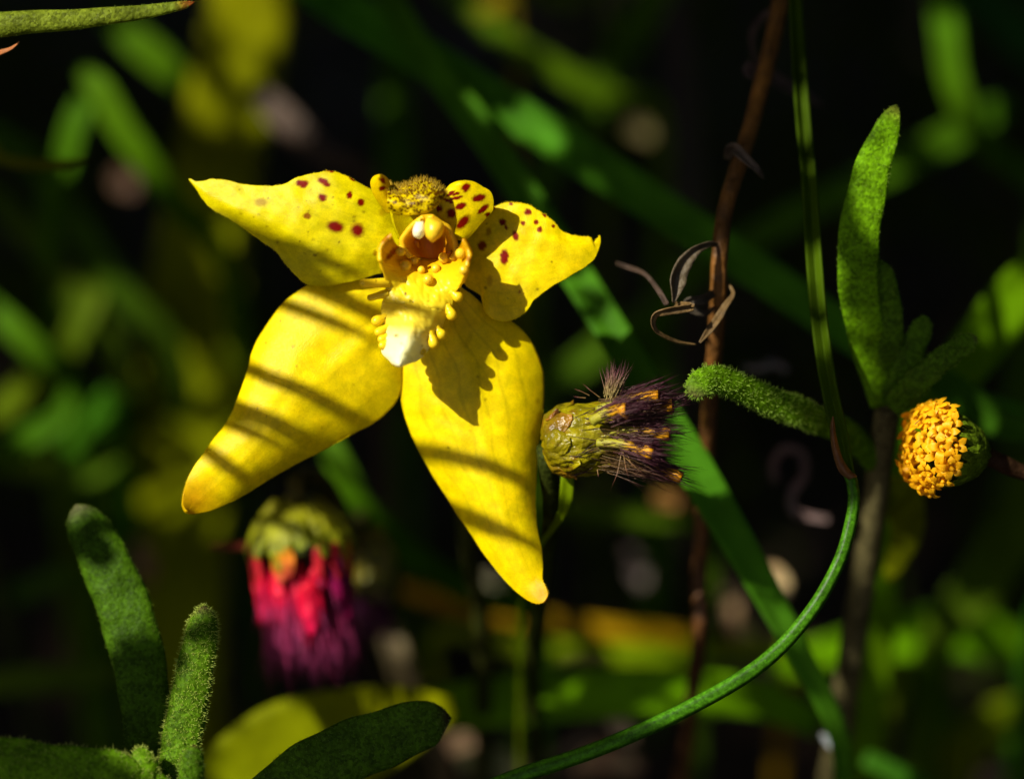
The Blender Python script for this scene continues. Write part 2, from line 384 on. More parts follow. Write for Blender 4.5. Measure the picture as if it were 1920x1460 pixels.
# dorsal sepal: inner face at the back, spotted wing on the right, rolled edge on the left, hairy tip folded over
dorsal = add_petal("dorsal_sepal", [(748, 448), (738, 422), (732, 396), (728, 372), (728, 350)], [(856, 446), (842, 428), (830, 404), (826, 380), (824, 356)],
                   lambda U, S, X, Y: 0.2 + 1.8 * U + 1.0 * (2 * S - 1) ** 2, YEL_DIM * 0.9, [(765, 398, 6, 9, 40, 0.5, 0.4)], nu=50, nv=50, seed=51, jag=0.2, parent=orchid)[6]
wingA = [(856, 449), (846, 432), (832, 413), (823, 402), (819, 387), (825, 371), (832, 361), (840, 353), (849, 346), (860, 342)]
wingB = [(868, 450), (882, 441), (900, 420), (914, 404), (923, 395), (925, 382), (924, 371), (919, 360), (905, 352), (890, 344), (875, 341), (860, 342)]
spW = [(873, 352, 8, 7, -30), (897, 371, 13, 7, -12), (905, 391, 13, 5, -38), (864, 386, 11, 6.5, -22), (847, 399, 9, 9, 0, 1, 0.3), (868, 416, 17, 8, -48, 1, 0.3), (855, 363, 7, 2.8, -25), (846, 363, 9, 2.6, -38), (855, 371, 13, 3.2, -15), (841, 376, 11, 3, 22), (823, 390, 8, 7, 30, 1, .3), (914, 402, 5, 5, 0)]
pW = add_petal("side_flap", wingA, wingB, lambda U, S, X, Y: 1.2 + 1.5 * np.sin(U * 1.5) + 0.6 * np.sin(S * math.pi) * (0.4 + U) - 0.4 * sstep(U, 0.85, 1), YEL, spW, nu=90, nv=80, seed=53, parent=dorsal, jag=0.3)
add_petal("rolled_edge", [(728, 398), (712, 379), (701, 360), (697, 343), (702, 333), (713, 329)], [(750, 397), (741, 380), (733, 362), (729, 347), (724, 335), (713, 329)],
          lambda U, S, X, Y: 1.0 + 2.6 * U + 1.0 * np.sin(S * math.pi), YEL * np.array((1, .93, 1)), [(716, 338, 3, 7, -30), (716, 352, 4, 5, -35)], nu=50, nv=40, seed=55, parent=dorsal, jag=0.3)
# folded hairy tip
hA = [(727, 346), (735, 350), (751, 353), (767, 348), (782, 341), (793, 339), (811, 344), (822, 352), (832, 361)]
hB = [(727, 390), (743, 399), (768, 402), (785, 400), (800, 397), (812, 390), (820, 383), (828, 372), (833, 363)]
def dH(U, S, X, Y): return 1.8 + 2.0 * np.sin(np.clip(S, 0, 1) * 2.3) + 1.0 * np.sin(U * math.pi) + 0.4 * smooth_noise(X, Y, 60, 61)
V, F, PX, PY, D, U, S = sheet(hA, hB, dH, 110, 70)
col = np.outer(1 + 0.15 * smooth_noise(PX, PY, 25, 62), YEL * np.array((0.9, 0.85, 1)))
r_ = np.random.default_rng(5)
for i in range(430):
    u_ = r_.beta(1.3, 1.3); s_ = r_.beta(1.1, 1.5)
    k = int(u_ * 109) * 70 + int(s_ * 69)
    w = np.clip(1.5 - np.hypot(PX - PX[k], PY - PY[k]) / r_.uniform(1.1, 2.3), 0, 1)[:, None] * r_.uniform(0.7, 1)
    col = col * (1 - w) + np.array((0.10, 0.028, 0.0)) * w
tipo = mesh_obj("folded_tip", V, F, M['petal'], dorsal, col=col, thick=0.0003)
VN = vert_normals(V, F); VN *= np.sign(np.sum(VN * -FWD, 1))[:, None] + 1e-9
ids = r_.integers(0, len(V), 620); ids = np.concatenate([ids[(S[ids] < 0.4)], (r_.integers(0, 110, 260) * 70 + r_.integers(0, 5, 260))])
hv, hf, hc = spikes(V[ids], VN[ids] * 0.55 + UP * np.clip(1.2 - S[ids], 0.3, 1.2)[:, None] + RIGHT * (U[ids] - 0.5)[:, None] * 0.6, r_.uniform(6, 17, len(ids)) * mm_px(4), 0.75 * mm_px(4), 0.22, (0.75, 0.55, 0.02), (0.35, 0.2, 0.01), 3)
tag(mesh_obj("hair", hv, hf, M['hair'], dorsal, col=hc), kind="stuff")

# lip
ORA = np.array((0.80, 0.42, 0.0)); PALE = np.array((0.88, 0.70, 0.01)); TIP_GLARE = np.array((0.95, 0.92, 0.46))  # the sun's glare on the lip tip is put into its colour
lA = [(733, 437), (718, 452), (711, 468), (713, 491), (719, 513), (724, 535), (723, 552), (717, 570), (719, 592), (724, 612), (723, 632), (721, 648), (719, 660), (731, 672), (740, 680), (749, 684)]
lB = [(870, 447), (880, 466), (882, 478), (878, 492), (874, 515), (863, 537), (850, 553), (847, 573), (837, 587), (830, 604), (825, 617), (810, 634), (799, 655), (787, 669), (768, 678), (749, 684)]
def lshift(U, S, X, Y):
    c = np.clip(1 - ((S - 0.5) * 2) ** 2, 0, 1) ** 0.6
    return X, Y + c * 46 * np.clip(1 - U / 0.33, 0, 1) ** 1.2
def dL(U, S, X, Y):
    v = (S - 0.5) * 2
    mid = np.interp(U, [0, .12, .3, .45, .6, .8, 1], [-0.5, 0.6, 2.6, 4.0, 5.2, 6.6, 7.4])
    side = np.interp(U, [0, .22, .40, .60, .85, 1], [6.2, 4.2, -0.2, -2.3, -3.2, -0.6])
    return mid + side * np.abs(v) ** np.where(U < 0.5, 2.2, 1.6) + 0.2 * smooth_noise(X, Y, 40, 71)
V, F, LPX, LPY, LD, LU, LS = sheet(lA, lB, dL, 150, 100, shift=lshift, jag=0.9, seed=73)
col = np.zeros((len(V), 3))
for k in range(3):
    col[:, k] = np.interp(LU, [0, .2, .42, .66, .76, 1], [ORA[k] * .8, ORA[k] * .6 + PALE[k] * .4, PALE[k] * .97, PALE[k] * .9 + TIP_GLARE[k] * .1, TIP_GLARE[k] * .97, (0.95, 0.93, 0.6)[k]])
col = pigment(LPX, LPY, col, [(730, 475, 5, 18, 35, 1.0, 0.3), (722, 447, 5, 10, 30, 0.6, 0.4), (880, 485, 2, 6, 0, .7), (857, 475, 4, 7, 0, .35)], (0.28, 0.05, 0.0), 75, freckles=16, box=(725, 520, 830, 670))
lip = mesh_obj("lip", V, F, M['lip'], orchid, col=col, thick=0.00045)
lip["label"] = "pale fringed lip with tip painted white as in strong sun and club-shaped calli"
def lip_d(px, py):
    return LD[np.argmin(np.hypot(LPX - px, LPY - py) + 0)]
def club(p0, p1, d0, d1, r0, r1, col, name, parent, sag=0.0, flat=1.0, mat='waxy', dots=0, n=22):
    t = np.linspace(0, 1, n)
    px = p0[0] + (p1[0] - p0[0]) * t; py = p0[1] + (p1[1] - p0[1]) * t + sag * np.sin(t * math.pi)
    d = d0 + (d1 - d0) * t
    P = W(px, py, d)
    r0 *= 1.15; r1 *= 1.3; R = r0 + (r1 - r0) * sstep(t, 0.2, 0.6)
    L = np.linalg.norm(P[-1] - P[0]) / mm_px(d1)
    end = np.clip((1 - t) * L / r1, 0, 1); R = R * np.sqrt(np.clip(1 - (1 - end) ** 2, 0, 1))
    V, F = tube(P, np.maximum(R, 0.05) * mm_px(d1), 12, flat)
    C = np.outer(np.ones(len(V)), col)
    for q in range(dots):
        k = random.randrange(40, len(V) - 30); w = np.clip(1.5 - np.linalg.norm(V - V[k], axis=1) / (1.6 * mm_px(0)), 0, 1)[:, None]
        C = C * (1 - w) + np.array((0.12, 0.05, 0)) * w
    return mesh_obj(name, V, F, M[mat], parent, col=C)
fr = (0.86, 0.62, 0.01)
for p0, p1, r0, r1, dd, n_ in [((727, 530), (674, 531), 8, 6, 1.8, 2), ((728, 549), (688, 560), 7, 5, 0.4, 1), ((726, 592), (697, 606), 5.5, 7.5, 0.3, 2), ((730, 610), (703, 627), 5, 6.5, 0.3, 1), ((728, 628), (709, 640), 5, 6, 0.2, 1), ((727, 640), (711, 652), 5, 6, 0.3, 1),
                        ((846, 546), (866, 563), 7, 8, 0.3, 0), ((838, 572), (851, 600), 6.5, 8, 0.3, 1), ((818, 614), (833, 635), 6, 8, 0.3, 0), ((806, 622), (816, 653), 6.5, 7.5, 0.3, 1), ((789, 655), (797, 664), 5, 5, 0.2, 1)]:
    d0 = lip_d(*p0)
    club(p0, p1, d0, d0 + dd, r0, r1, fr, "fringe_lobe", lip, dots=n_)
cal = (0.86, 0.58, 0.02)
for (x, y, r, dx, dy) in [(758, 500, 8.5, 4, -6), (817, 505, 6, 0, -5), (802, 526, 6.8, 2, -6), (833, 485, 7.2, -2, -4), (869, 507, 6.5, 3, -3), (749, 471, 7.5, 6, -3), (861, 473, 7, 8, 8), (790, 507, 5, 0, -5), (776, 490, 6, 0, -5)]:
    d0 = lip_d(x + dx, y + dy)
    club((x + dx, y + dy), (x, y), d0 - 0.2, d0 + 1.6, r * 0.65, r * 1.12, cal, "callus", lip, dots=1)
for p0, p1, r1, dd in [((776, 482), (762, 455), 8, 1.2), ((781, 484), (776, 448), 8, 1.4), ((848, 482), (843, 470), 6, .8)]:
    d0 = lip_d(*p0)
    club(p0, p1, d0, d0 + dd, 5, r1, (0.42, 0.13, 0.0), "callus", lip, flat=0.5)
# fine short fuzz on the lip
r_ = np.random.default_rng(15)
VN = vert_normals(V := V, F); VN *= np.sign(np.sum(VN * -FWD, 1))[:, None] + 1e-9
ids = r_.integers(0, len(V), 2600); ids = ids[LU[ids] > 0.35]
hv, hf, hc = spikes(V[ids], VN[ids], r_.uniform(1.5, 3.5, len(ids)) * mm_px(4), 0.28 * mm_px(4), 0.4, (0.9, 0.8, 0.3), (0.95, 0.9, 0.5), 5)
tag(mesh_obj("fuzz", hv, hf, M['hair'], lip, col=hc), kind="stuff")

# column with its wings and anther
cA = [(793, 407), (778, 418), (768, 428), (759, 440), (753, 451), (757, 468), (770, 482)]
cB = [(810, 406), (827, 418), (841, 427), (850, 444), (855, 459), (856, 474), (848, 487)]
def dC(U, S, X, Y):
    v = (S - 0.5) * 2
    return 4.6 - 1.6 * U - np.interp(U, [0, .15, .5, 1], [0.2, 1.2, 3.2, 3.2]) * (1 - v * v) ** 0.8
V, F, PX, PY, D, U, S = sheet(cA, cB, dC, 70, 50, jag=0.3)
w = np.clip((1 - np.abs((S - .5) * 2) ** 2.5) * 1.3 * sstep(U, 0.3, 0.6), 0, 1)[:, None]
col = np.array((0.84, 0.52, 0.01)) * (1 - w) + np.array((0.40, 0.11, 0.0)) * w
column = mesh_obj("column", V, F, M['lip'], orchid, col=col, thick=0.0005)
def blob(name, parent, A, B, d, bulge, c, mat='waxy', nu=30, nv=24):
    """closed pillow between two edges"""
    a = spline(A, nu); b = spline(B, nu); th = np.linspace(0, 2 * math.pi, nv, endpoint=False)[None, :]
    m = (a + b) / 2; h = (b - a) / 2
    PX = m[:, :1] + h[:, :1] * np.cos(th); PY = m[:, 1:2] + h[:, 1:2] * np.cos(th)
    dd = d if np.ndim(d) == 0 else np.interp(np.linspace(0, 1, nu), np.linspace(0, 1, len(d)), d)[:, None]
    prof = np.sqrt(np.clip(1 - (np.linspace(-1, 1, nu)) ** 2, 0, 1))[:, None]
    D = dd + bulge * np.sin(th) * prof
    V = W(PX, PY, D).reshape(-1, 3)
    F = [tuple(f) for f in grid_faces(nu, nv, True)]
    return mesh_obj(name, V, F, M[mat], parent, col=np.outer(np.ones(len(V)), c))
blob("anther", column, [(799, 408), (795, 425), (797, 442), (808, 454)], [(808, 407), (831, 419), (829, 440), (812, 455)], [4.9, 5.2, 5.0], 1.1, (0.86, 0.58, 0.02))
blob("anther", column, [(780, 416), (774, 430), (775, 442), (783, 448)], [(794, 415), (797, 428), (795, 441), (788, 448)], [5.0, 5.3, 5.0], 0.8, (0.93, 0.88, 0.6))
club((786, 420), (789, 407), 4.2, 4.8, 4, 0.8, (0.85, 0.7, 0.1), "anther_point", column)
# flower stalk behind, down to the soil
path = [W(815, 470, -2.5), W(830, 540, -9), W(848, 700, -16), W(862, 900, -22), W(885, 1080, -30)]
path.append(W(905, 1230, -38)); path.append(np.array(orchid.location) + np.array((0, 0, 0.001)))
P = spline(path, 60)
V, F = tube(P, np.linspace(0.0007, 0.0013, 60), 10)
mesh_obj("flower_stalk", V, F, M['leaf'], orchid, col=np.outer(np.ones(len(V)), (0.04, 0.045, 0.008)))

for p in (pL, pR, pSL, pSR):
    lit_points(p[0][::7], 0.0012)
lit_points(W(LPX, LPY, LD)[::9], 0.0012)
lit_points(pW[0][::5], 0.0012); lit_points(W(*np.meshgrid(np.linspace(700, 835, 12), np.linspace(335, 400, 8)), 4.0), 0.0012)

# ------------------------------------------------------------------ flower heads of everlastings
def soil_under(P, dx=0.0, dy=0.0):
    q = np.array(P, float) + np.array((dx, dy, 0)); q[2] = -0.002; return q
class Head:
    """local frame of a flower head: O base, A axis, X/Y across; lengths given in photo pixels"""
    def __init__(s, px, py, d, ax):
        s.d = d; s.k = mm_px(d); s.O = W(px, py, d)
        a = ax[0] * RIGHT - ax[1] * UP - ax[2] * FWD
        s.A = a / np.linalg.norm(a)
        x = np.cross(s.A, FWD); s.X = x / np.linalg.norm(x); s.Y = np.cross(s.A, s.X)
    def pt(s, t, r, ph):
        t = np.asarray(t, float); r = np.asarray(r, float); ph = np.asarray(ph, float)
        return s.O + s.k * (t[..., None] * s.A + (r * np.cos(ph))[..., None] * s.X + (r * np.sin(ph))[..., None] * s.Y)
def add_bract(h, parent, phi, t0, L, rfun, half, c0, c1, seed, wrinkle=2.5, lift=1.0, nu=34, nv=25, mat='bract', name="bract", thick=0.00012, curl=0.0):
    u = np.linspace(0, 1, nu)[:, None]; v = np.linspace(-1, 1, nv)[None, :]
    wid = half * (np.sin(np.clip(u, 0, 1) ** 0.7 * math.pi * 0.93 + 0.1) ** 0.8)
    ph = phi + wid * v; t = t0 + L * u + 0 * v
    r = rfun(t) + lift * (1 - v * v) + curl * u ** 4
    r = r + wrinkle * (0.6 * smooth_noise(t * 0.35 + 40 * phi, v * 24 + 25 * u * u, 30, seed, 2) + 0.4 * smooth_noise(t + 40 * phi, v * 20, 46, seed + 9, 2) + 0.34 * smooth_noise(t * 0.7, v * 34 + 40 * phi, 15, seed + 19, 2))
    V = h.pt(t, r, ph).reshape(-1, 3)
    q = (u + 0 * v).ravel()[:, None]
    n = smooth_noise((t + 0 * v).ravel(), (ph * 30).ravel(), 30, seed + 3)[:, None]
    C = (np.asarray(c0) * (1 - q) + np.asarray(c1) * q) * (1 + 0.35 * n)
    if mat == 'bract':
        b = np.clip(smooth_noise((t * 0.5 + 0 * v).ravel(), (ph * 60).ravel(), 22, seed + 31) * 1.6 - 0.35, 0, 0.8)[:, None]
        C = C * (1 - b) + np.array((0.13, 0.05, 0.004)) * b
    return mesh_obj(name, V, grid_faces(nu, nv), M[mat], parent, col=C, thick=thick)
def stalk(parent, pts, r0, r1, c, mat='leaf', name="stem", n=40, sides=9):
    P = spline(pts, n)
    V, F = tube(P, np.linspace(r0, r1, n), sides)
    return mesh_obj(name, V, F, M[mat], parent, col=np.outer(np.ones(len(V)), c))

# withered head with purple bristles, touching the right sepal
hb = W(1035, 1000, -6)
dead = thing("withered_flower_head", soil_under(hb, 0, 0.05), "withered green flower head with purple bristles and orange florets touching the sepal", "flower head")
H = Head(1018, 835, -1.5, (1.0, -0.16, 0.12))
prof = lambda t: np.interp(t, [0, 12, 40, 75, 110, 150, 190], [14, 44, 60, 63, 58, 54, 58])
r_ = np.random.default_rng(21)
core_t = np.linspace(0, 120, 20)
V, F = tube(H.pt(core_t, 0 * core_t, 0 * core_t), prof(core_t) * H.k * 0.93, 20)
tag(mesh_obj("receptacle", V, F, M['bract'], dead, col=np.outer(np.ones(len(V)), (0.10, 0.09, 0.005))))
for k in range(11):
    add_bract(H, dead, 0.35 + k * 2 * math.pi / 11 + r_.uniform(-.15, .15), 18 + r_.uniform(-6, 10), r_.uniform(115, 155), prof, 0.40, (0.19, 0.165, 0.001), (0.25, 0.21, 0.002), 700 + k, wrinkle=4.5, lift=5)
for k in range(9):
    c1 = (0.25, 0.21, 0.002) if k % 3 else (0.24, 0.11, 0.006)
    add_bract(H, dead, 0.9 + k * 2 * math.pi / 9 + r_.uniform(-.2, .2), 0, r_.uniform(55, 80), lambda t: prof(t) + 3.5, 0.50, (0.16, 0.125, 0.001), c1, 740 + k, wrinkle=6.0, lift=5.0)
for k in range(6):      # brown creased scraps of bract near the base
    add_bract(H, dead, 3.9 + k * 0.55 + r_.uniform(-.2, .2), 8 + 5 * k % 17, r_.uniform(18, 34), lambda t: prof(t) + 6, 0.13, (0.30, 0.13, 0.01), (0.12, 0.035, 0.008), 170 + k, wrinkle=6, lift=4, name="dry_flake")
# tubular florets: (end px, end py, depth, radius)
FL = [(1236, 741, 2.5, 13, (1120, 770)), (1176, 768, 5, 14, (1110, 790)), (1262, 760, 1.5, 12, (1150, 790)), (1256, 815, 3.5, 11, (1130, 812)), (1278, 896, 2.0, 10, (1140, 855)), (1225, 850, 4.0, 12, (1120, 830)), (1215, 880, 1.0, 12, (1115, 850)), (1240, 790, -2, 11, (1120, 800))]
bristle_P, bristle_N, bristle_L = [], [], []
for i, (ex, ey, dd, rr, st) in enumerate(FL):
    t = np.linspace(0, 1, 26)
    px = st[0] + (ex - st[0]) * t; py = st[1] + (ey - st[1]) * t - 6 * np.sin(t * math.pi)
    P = W(px, py, dd - 1.5 + 1.5 * t)
    R = rr * np.interp(t, [0, .5, .8, .93, 1], [0.6, 0.75, 0.8, 1.05, 0.95]) * mm_px(dd)
    V, F = tube(P, R, 10, wob=lambda u, th: 1 + 0.12 * np.sin(5 * th + i) * u + 0.08 * np.sin(u * 19 + th * 2 + i))
    F = [f for f in F if max(f) < 26 * 10 + 1]          # open mouth
    T = np.concatenate([np.repeat(t, 10), [0, 1]])
    C = np.array([[np.interp(q, [0, .45, .6, 1], [a, b, c, d_]) for a, b, c, d_ in ((.28, .40, .66, .72), (.27, .36, .34, .31), (.02, .03, .005, .004))] for q in T])
    mesh_obj("floret", V, F, M['floret'], dead, col=C, thick=0.0001)
    for q in range(5):      # small lobes at the mouth
        th = q * 2 * math.pi / 5 + i
        e = P[-1] + R[-1] * (math.cos(th) * UP + math.sin(th) * (-FWD))
        bristle_dir = (P[-1] - P[-4]); bristle_dir /= np.linalg.norm(bristle_dir)
    n = 130
    u = r_.uniform(0.30, 0.75, n); base = P[(u * 25).astype(int)] + r_.normal(size=(n, 3)) * rr * 0.7 * mm_px(dd)
    ax = (P[-1] - P[0]) / np.linalg.norm(P[-1] - P[0])
    bristle_P.append(base); bristle_N.append(ax + r_.normal(size=(n, 3)) * 0.10); bristle_L.append(r_.uniform(55, 105, n) * mm_px(dd))
def bristle(P, N, L, rad, c0, c1, seed, name, parent, bend=0.1):
    hv, hf, hc = spikes(np.vstack(P), np.vstack(N), np.concatenate(L), rad, bend, c0, c1, seed)
    return tag(mesh_obj(name, hv, hf, M['hair'], parent, col=hc), kind="stuff")
PUR = (0.05, 0.004, 0.03)
bristle(bristle_P, bristle_N, bristle_L, 0.9 * mm_px(2), (0.14, 0.05, 0.05), PUR, 31, "pappus_bristle", dead)
# fill of dark purple bristles between the florets
n = 900
sx = r_.uniform(1120, 1200, n); sy = 800 + (r_.uniform(-52, 82, n)); 
P0 = W(sx, sy, r_.uniform(-2, 3.5, n))
ex = r_.uniform(1225, 1287, n); ey = 805 + (sy - 800) * 1.25 + r_.normal(0, 9, n)
P1 = W(ex, ey, r_.uniform(-3, 5, n))
bristle([P0], [P1 - P0], [np.linalg.norm(P1 - P0, axis=1)], 0.9 * mm_px(2), (0.20, 0.12, 0.04), PUR, 33, "inner_bristle", dead, 0.06)
# stray bristles: the upright pink tuft, a red one to the left, pale ones hanging below
n = 46
P0 = W(r_.normal(1143, 7, n), r_.normal(742, 5, n), r_.uniform(1, 3.5, n)); P1 = W(r_.normal(1162, 17, n), r_.normal(683, 9, n), r_.uniform(1, 5, n))
bristle([P0], [P1 - P0], [np.linalg.norm(P1 - P0, axis=1)], 0.8 * mm_px(2), (0.45, 0.36, 0.12), (0.22, 0.03, 0.13), 35, "upright_bristle", dead, 0.1)
P0 = W([1105, 1098, 1165, 1168, 1172, 1166, 1120, 1125, 1160], [741, 746, 850, 845, 845, 852, 880, 745, 800], [3] * 9); P1 = W([1077, 1074, 1157, 1175, 1195, 1225, 1122, 1090, 1150], [726, 745, 928, 912, 895, 905, 898, 720, 850], [3.5] * 9)
bristle([P0], [P1 - P0], [np.linalg.norm(P1 - P0, axis=1)], 1.1 * mm_px(2), (0.4, 0.26, 0.08), (0.20, 0.03, 0.06), 37, "stray_bristle", dead, 0.08)
for k in range(16):      # dark thread-like creases lying on the bracts
    ph_ = math.pi / 2 + r_.uniform(-1.25, 1.25); t_ = r_.uniform(35, 90); tl = np.linspace(0, 1, 12)
    tt_ = t_ + tl * r_.uniform(25, 60); P = H.pt(tt_, prof(tt_) + 7.5, ph_ + tl * r_.uniform(-0.6, 0.6))
    V, F = tube(P, 0.9 * H.k * np.sin(0.3 + tl * 2.6), 5)
    mesh_obj("crease_thread", V, F, M['dry'], dead, col=np.outer(np.ones(len(V)), (0.03, 0.012, 0.008)))
stalk(dead, [W(1022, 838, -2.5), W(1026, 880, -4), W(1034, 930, -6), W(1033, 985, -9), W(1022, 1050, -14), W(1010, 1150, -22), W(1000, 1300, -40), soil_under(hb, 0, 0.05)], 0.0009, 0.0012, (0.03, 0.04, 0.005))
# pale lit leaf by the stem
lit_points(W(*np.meshgrid(np.linspace(1020, 1280, 14), np.linspace(735, 900, 9)), 1.0), 0.001)

# blurred crimson head below the left sepal
cb = W(600, 930, -24)
crim = thing("crimson_flower_head", soil_under(cb, 0.01, 0.06), "drooping crimson and magenta flower head with green bracts below the left sepal", "flower head")
H2 = Head(552, 925, -24, (0.10, 1.0, -0.05))
pr2 = lambda t: np.interp(t, [0, 15, 50, 100, 140, 250], [12, 36, 70, 90, 88, 82])
tt = np.linspace(0, 110, 16)
V, F = tube(H2.pt(tt, 0 * tt, 0 * tt), pr2(tt) * H2.k * 0.9, 18); mesh_obj("receptacle", V, F, M['bract'], crim, col=np.outer(np.ones(len(V)), (0.05, 0.06, 0.006)))
for k in range(13):
    add_bract(H2, crim, k * 2 * math.pi / 13 + r_.uniform(-.1, .1), r_.uniform(0, 20), r_.uniform(95, 130), lambda t, q=r_.uniform(0, 9): pr2(t) + q, r_.uniform(0.22, 0.36), (0.34, 0.32, 0.005), (0.18, 0.22, 0.005), 200 + k, wrinkle=8, lift=5, mat='floret')
for k in range(15):
    c = (0.70, 0.30, 0.004) if k in (0, 1, 4, 5, 9, 12) else (0.45, 0.01, 0.02)
    add_bract(H2, crim, k * 2 * math.pi / 15 + r_.uniform(-.2, .2), r_.uniform(80, 110), r_.uniform(40, 80), lambda t: pr2(t) + 2, 0.16, c, (0.5, 0.02, 0.03), 230 + k, wrinkle=4, lift=3, name="floret", mat='floret')
for k in range(64):
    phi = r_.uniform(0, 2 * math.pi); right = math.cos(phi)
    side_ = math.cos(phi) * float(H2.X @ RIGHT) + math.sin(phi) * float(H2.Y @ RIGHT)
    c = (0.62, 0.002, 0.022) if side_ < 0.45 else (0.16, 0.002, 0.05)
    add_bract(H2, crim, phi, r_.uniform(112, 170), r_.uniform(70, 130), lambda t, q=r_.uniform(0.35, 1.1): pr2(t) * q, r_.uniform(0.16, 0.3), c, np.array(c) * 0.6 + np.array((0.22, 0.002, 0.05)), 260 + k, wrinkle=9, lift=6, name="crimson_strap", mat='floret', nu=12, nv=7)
n = 420
t0 = r_.uniform(150, 240, n); ph = r_.uniform(0, 6.28, n); q = np.sqrt(r_.uniform(0, 1, n)) * 85
P0 = H2.pt(t0, q, ph); P1 = H2.pt(t0 + r_.uniform(90, 165, n), q * 1.1 + 4, ph)
bristle([P0], [P1 - P0], [np.linalg.norm(P1 - P0, axis=1)], 1.2 * mm_px(-20), (0.48, 0.004, 0.08), (0.70, 0.14, 0.40), 41, "pappus_bristle", crim, 0.12)
stalk(crim, [W(556, 935, -21), W(552, 905, -23), W(590, 890, -28), W(640, 960, -36), W(690, 1120, -48), soil_under(cb, 0.01, 0.06)], 0.0010, 0.0012, (0.07, 0.06, 0.015))
lit_points(W([470, 490, 520, 540, 575, 470, 480, 500, 490, 520, 540, 545, 585, 600, 560], [1000, 1020, 960, 950, 945, 1040, 1100, 1180, 1140, 1230, 1270, 1200, 1290, 1240, 1075], -16), 0.0017)
# its darker neighbour
c2 = W(670, 1000, -42)
sec = thing("shaded_flower_head", soil_under(c2, 0.0, 0.05), "shaded olive and dark purple flower head just right of the crimson one", "flower head")
H3 = Head(665, 985, -42, (0.1, 1.0, -0.05))
pr3 = lambda t: np.interp(t, [0, 15, 50, 100, 160], [20, 45, 58, 60, 52])
for k in range(11):
    c = (0.16, 0.15, 0.01) if k % 3 else (0.30, 0.2, 0.01)
    add_bract(H3, sec, k * 2 * math.pi / 11, r_.uniform(0, 25), r_.uniform(90, 130), lambda t: pr3(t) + 2, 0.34, c, (0.14, 0.14, 0.01), 300 + k, wrinkle=6, lift=4)
n = 160
t0 = r_.uniform(90, 150, n); ph = r_.uniform(0, 6.28, n); q = np.sqrt(r_.uniform(0, 1, n)) * 50
P0 = H3.pt(t0, q, ph); P1 = H3.pt(t0 + r_.uniform(80, 130, n), q * 1.1, ph)
bristle([P0], [P1 - P0], [np.linalg.norm(P1 - P0, axis=1)], 1.3 * mm_px(-42), (0.08, 0.01, 0.04), (0.14, 0.01, 0.10), 43, "pappus_bristle", sec, 0.1)
stalk(sec, [W(665, 990, -43), W(680, 965, -46), W(720, 1000, -52), W(740, 1200, -60), soil_under(c2, 0.0, 0.05)], 0.001, 0.0012, (0.05, 0.05, 0.012))

# orange-yellow button head on the right
yb = W(1930, 895, -4)
btn = thing("button_flower_head", soil_under(W(2010, 950, -10), 0.01, 0.03), "round orange-yellow button flower head in a green cup on a dark stem", "flower head")
H4 = Head(1850, 852, -4, (-1.0, -0.13, 0.42))
pr4 = lambda t: np.interp(t, [0, 8, 30, 60, 85, 110], [10, 22, 45, 60, 66, 66])
tt = np.linspace(0, 95, 16)
V, F = tube(H4.pt(tt, 0 * tt, 0 * tt), pr4(tt) * H4.k * 0.93, 20)
mesh_obj("receptacle", V, F, M['leaf'], btn, col=np.outer(np.ones(len(V)), (0.05, 0.08, 0.008)))
for k in range(12):
    add_bract(H4, btn, k * 2 * math.pi / 12 + r_.uniform(-.1, .1), r_.uniform(2, 14), r_.uniform(85, 100), lambda t: pr4(t) + 1.5, 0.36, (0.09, 0.15, 0.006), (0.12, 0.19, 0.008), 330 + k, wrinkle=2.5, lift=2.5, mat='leaf')
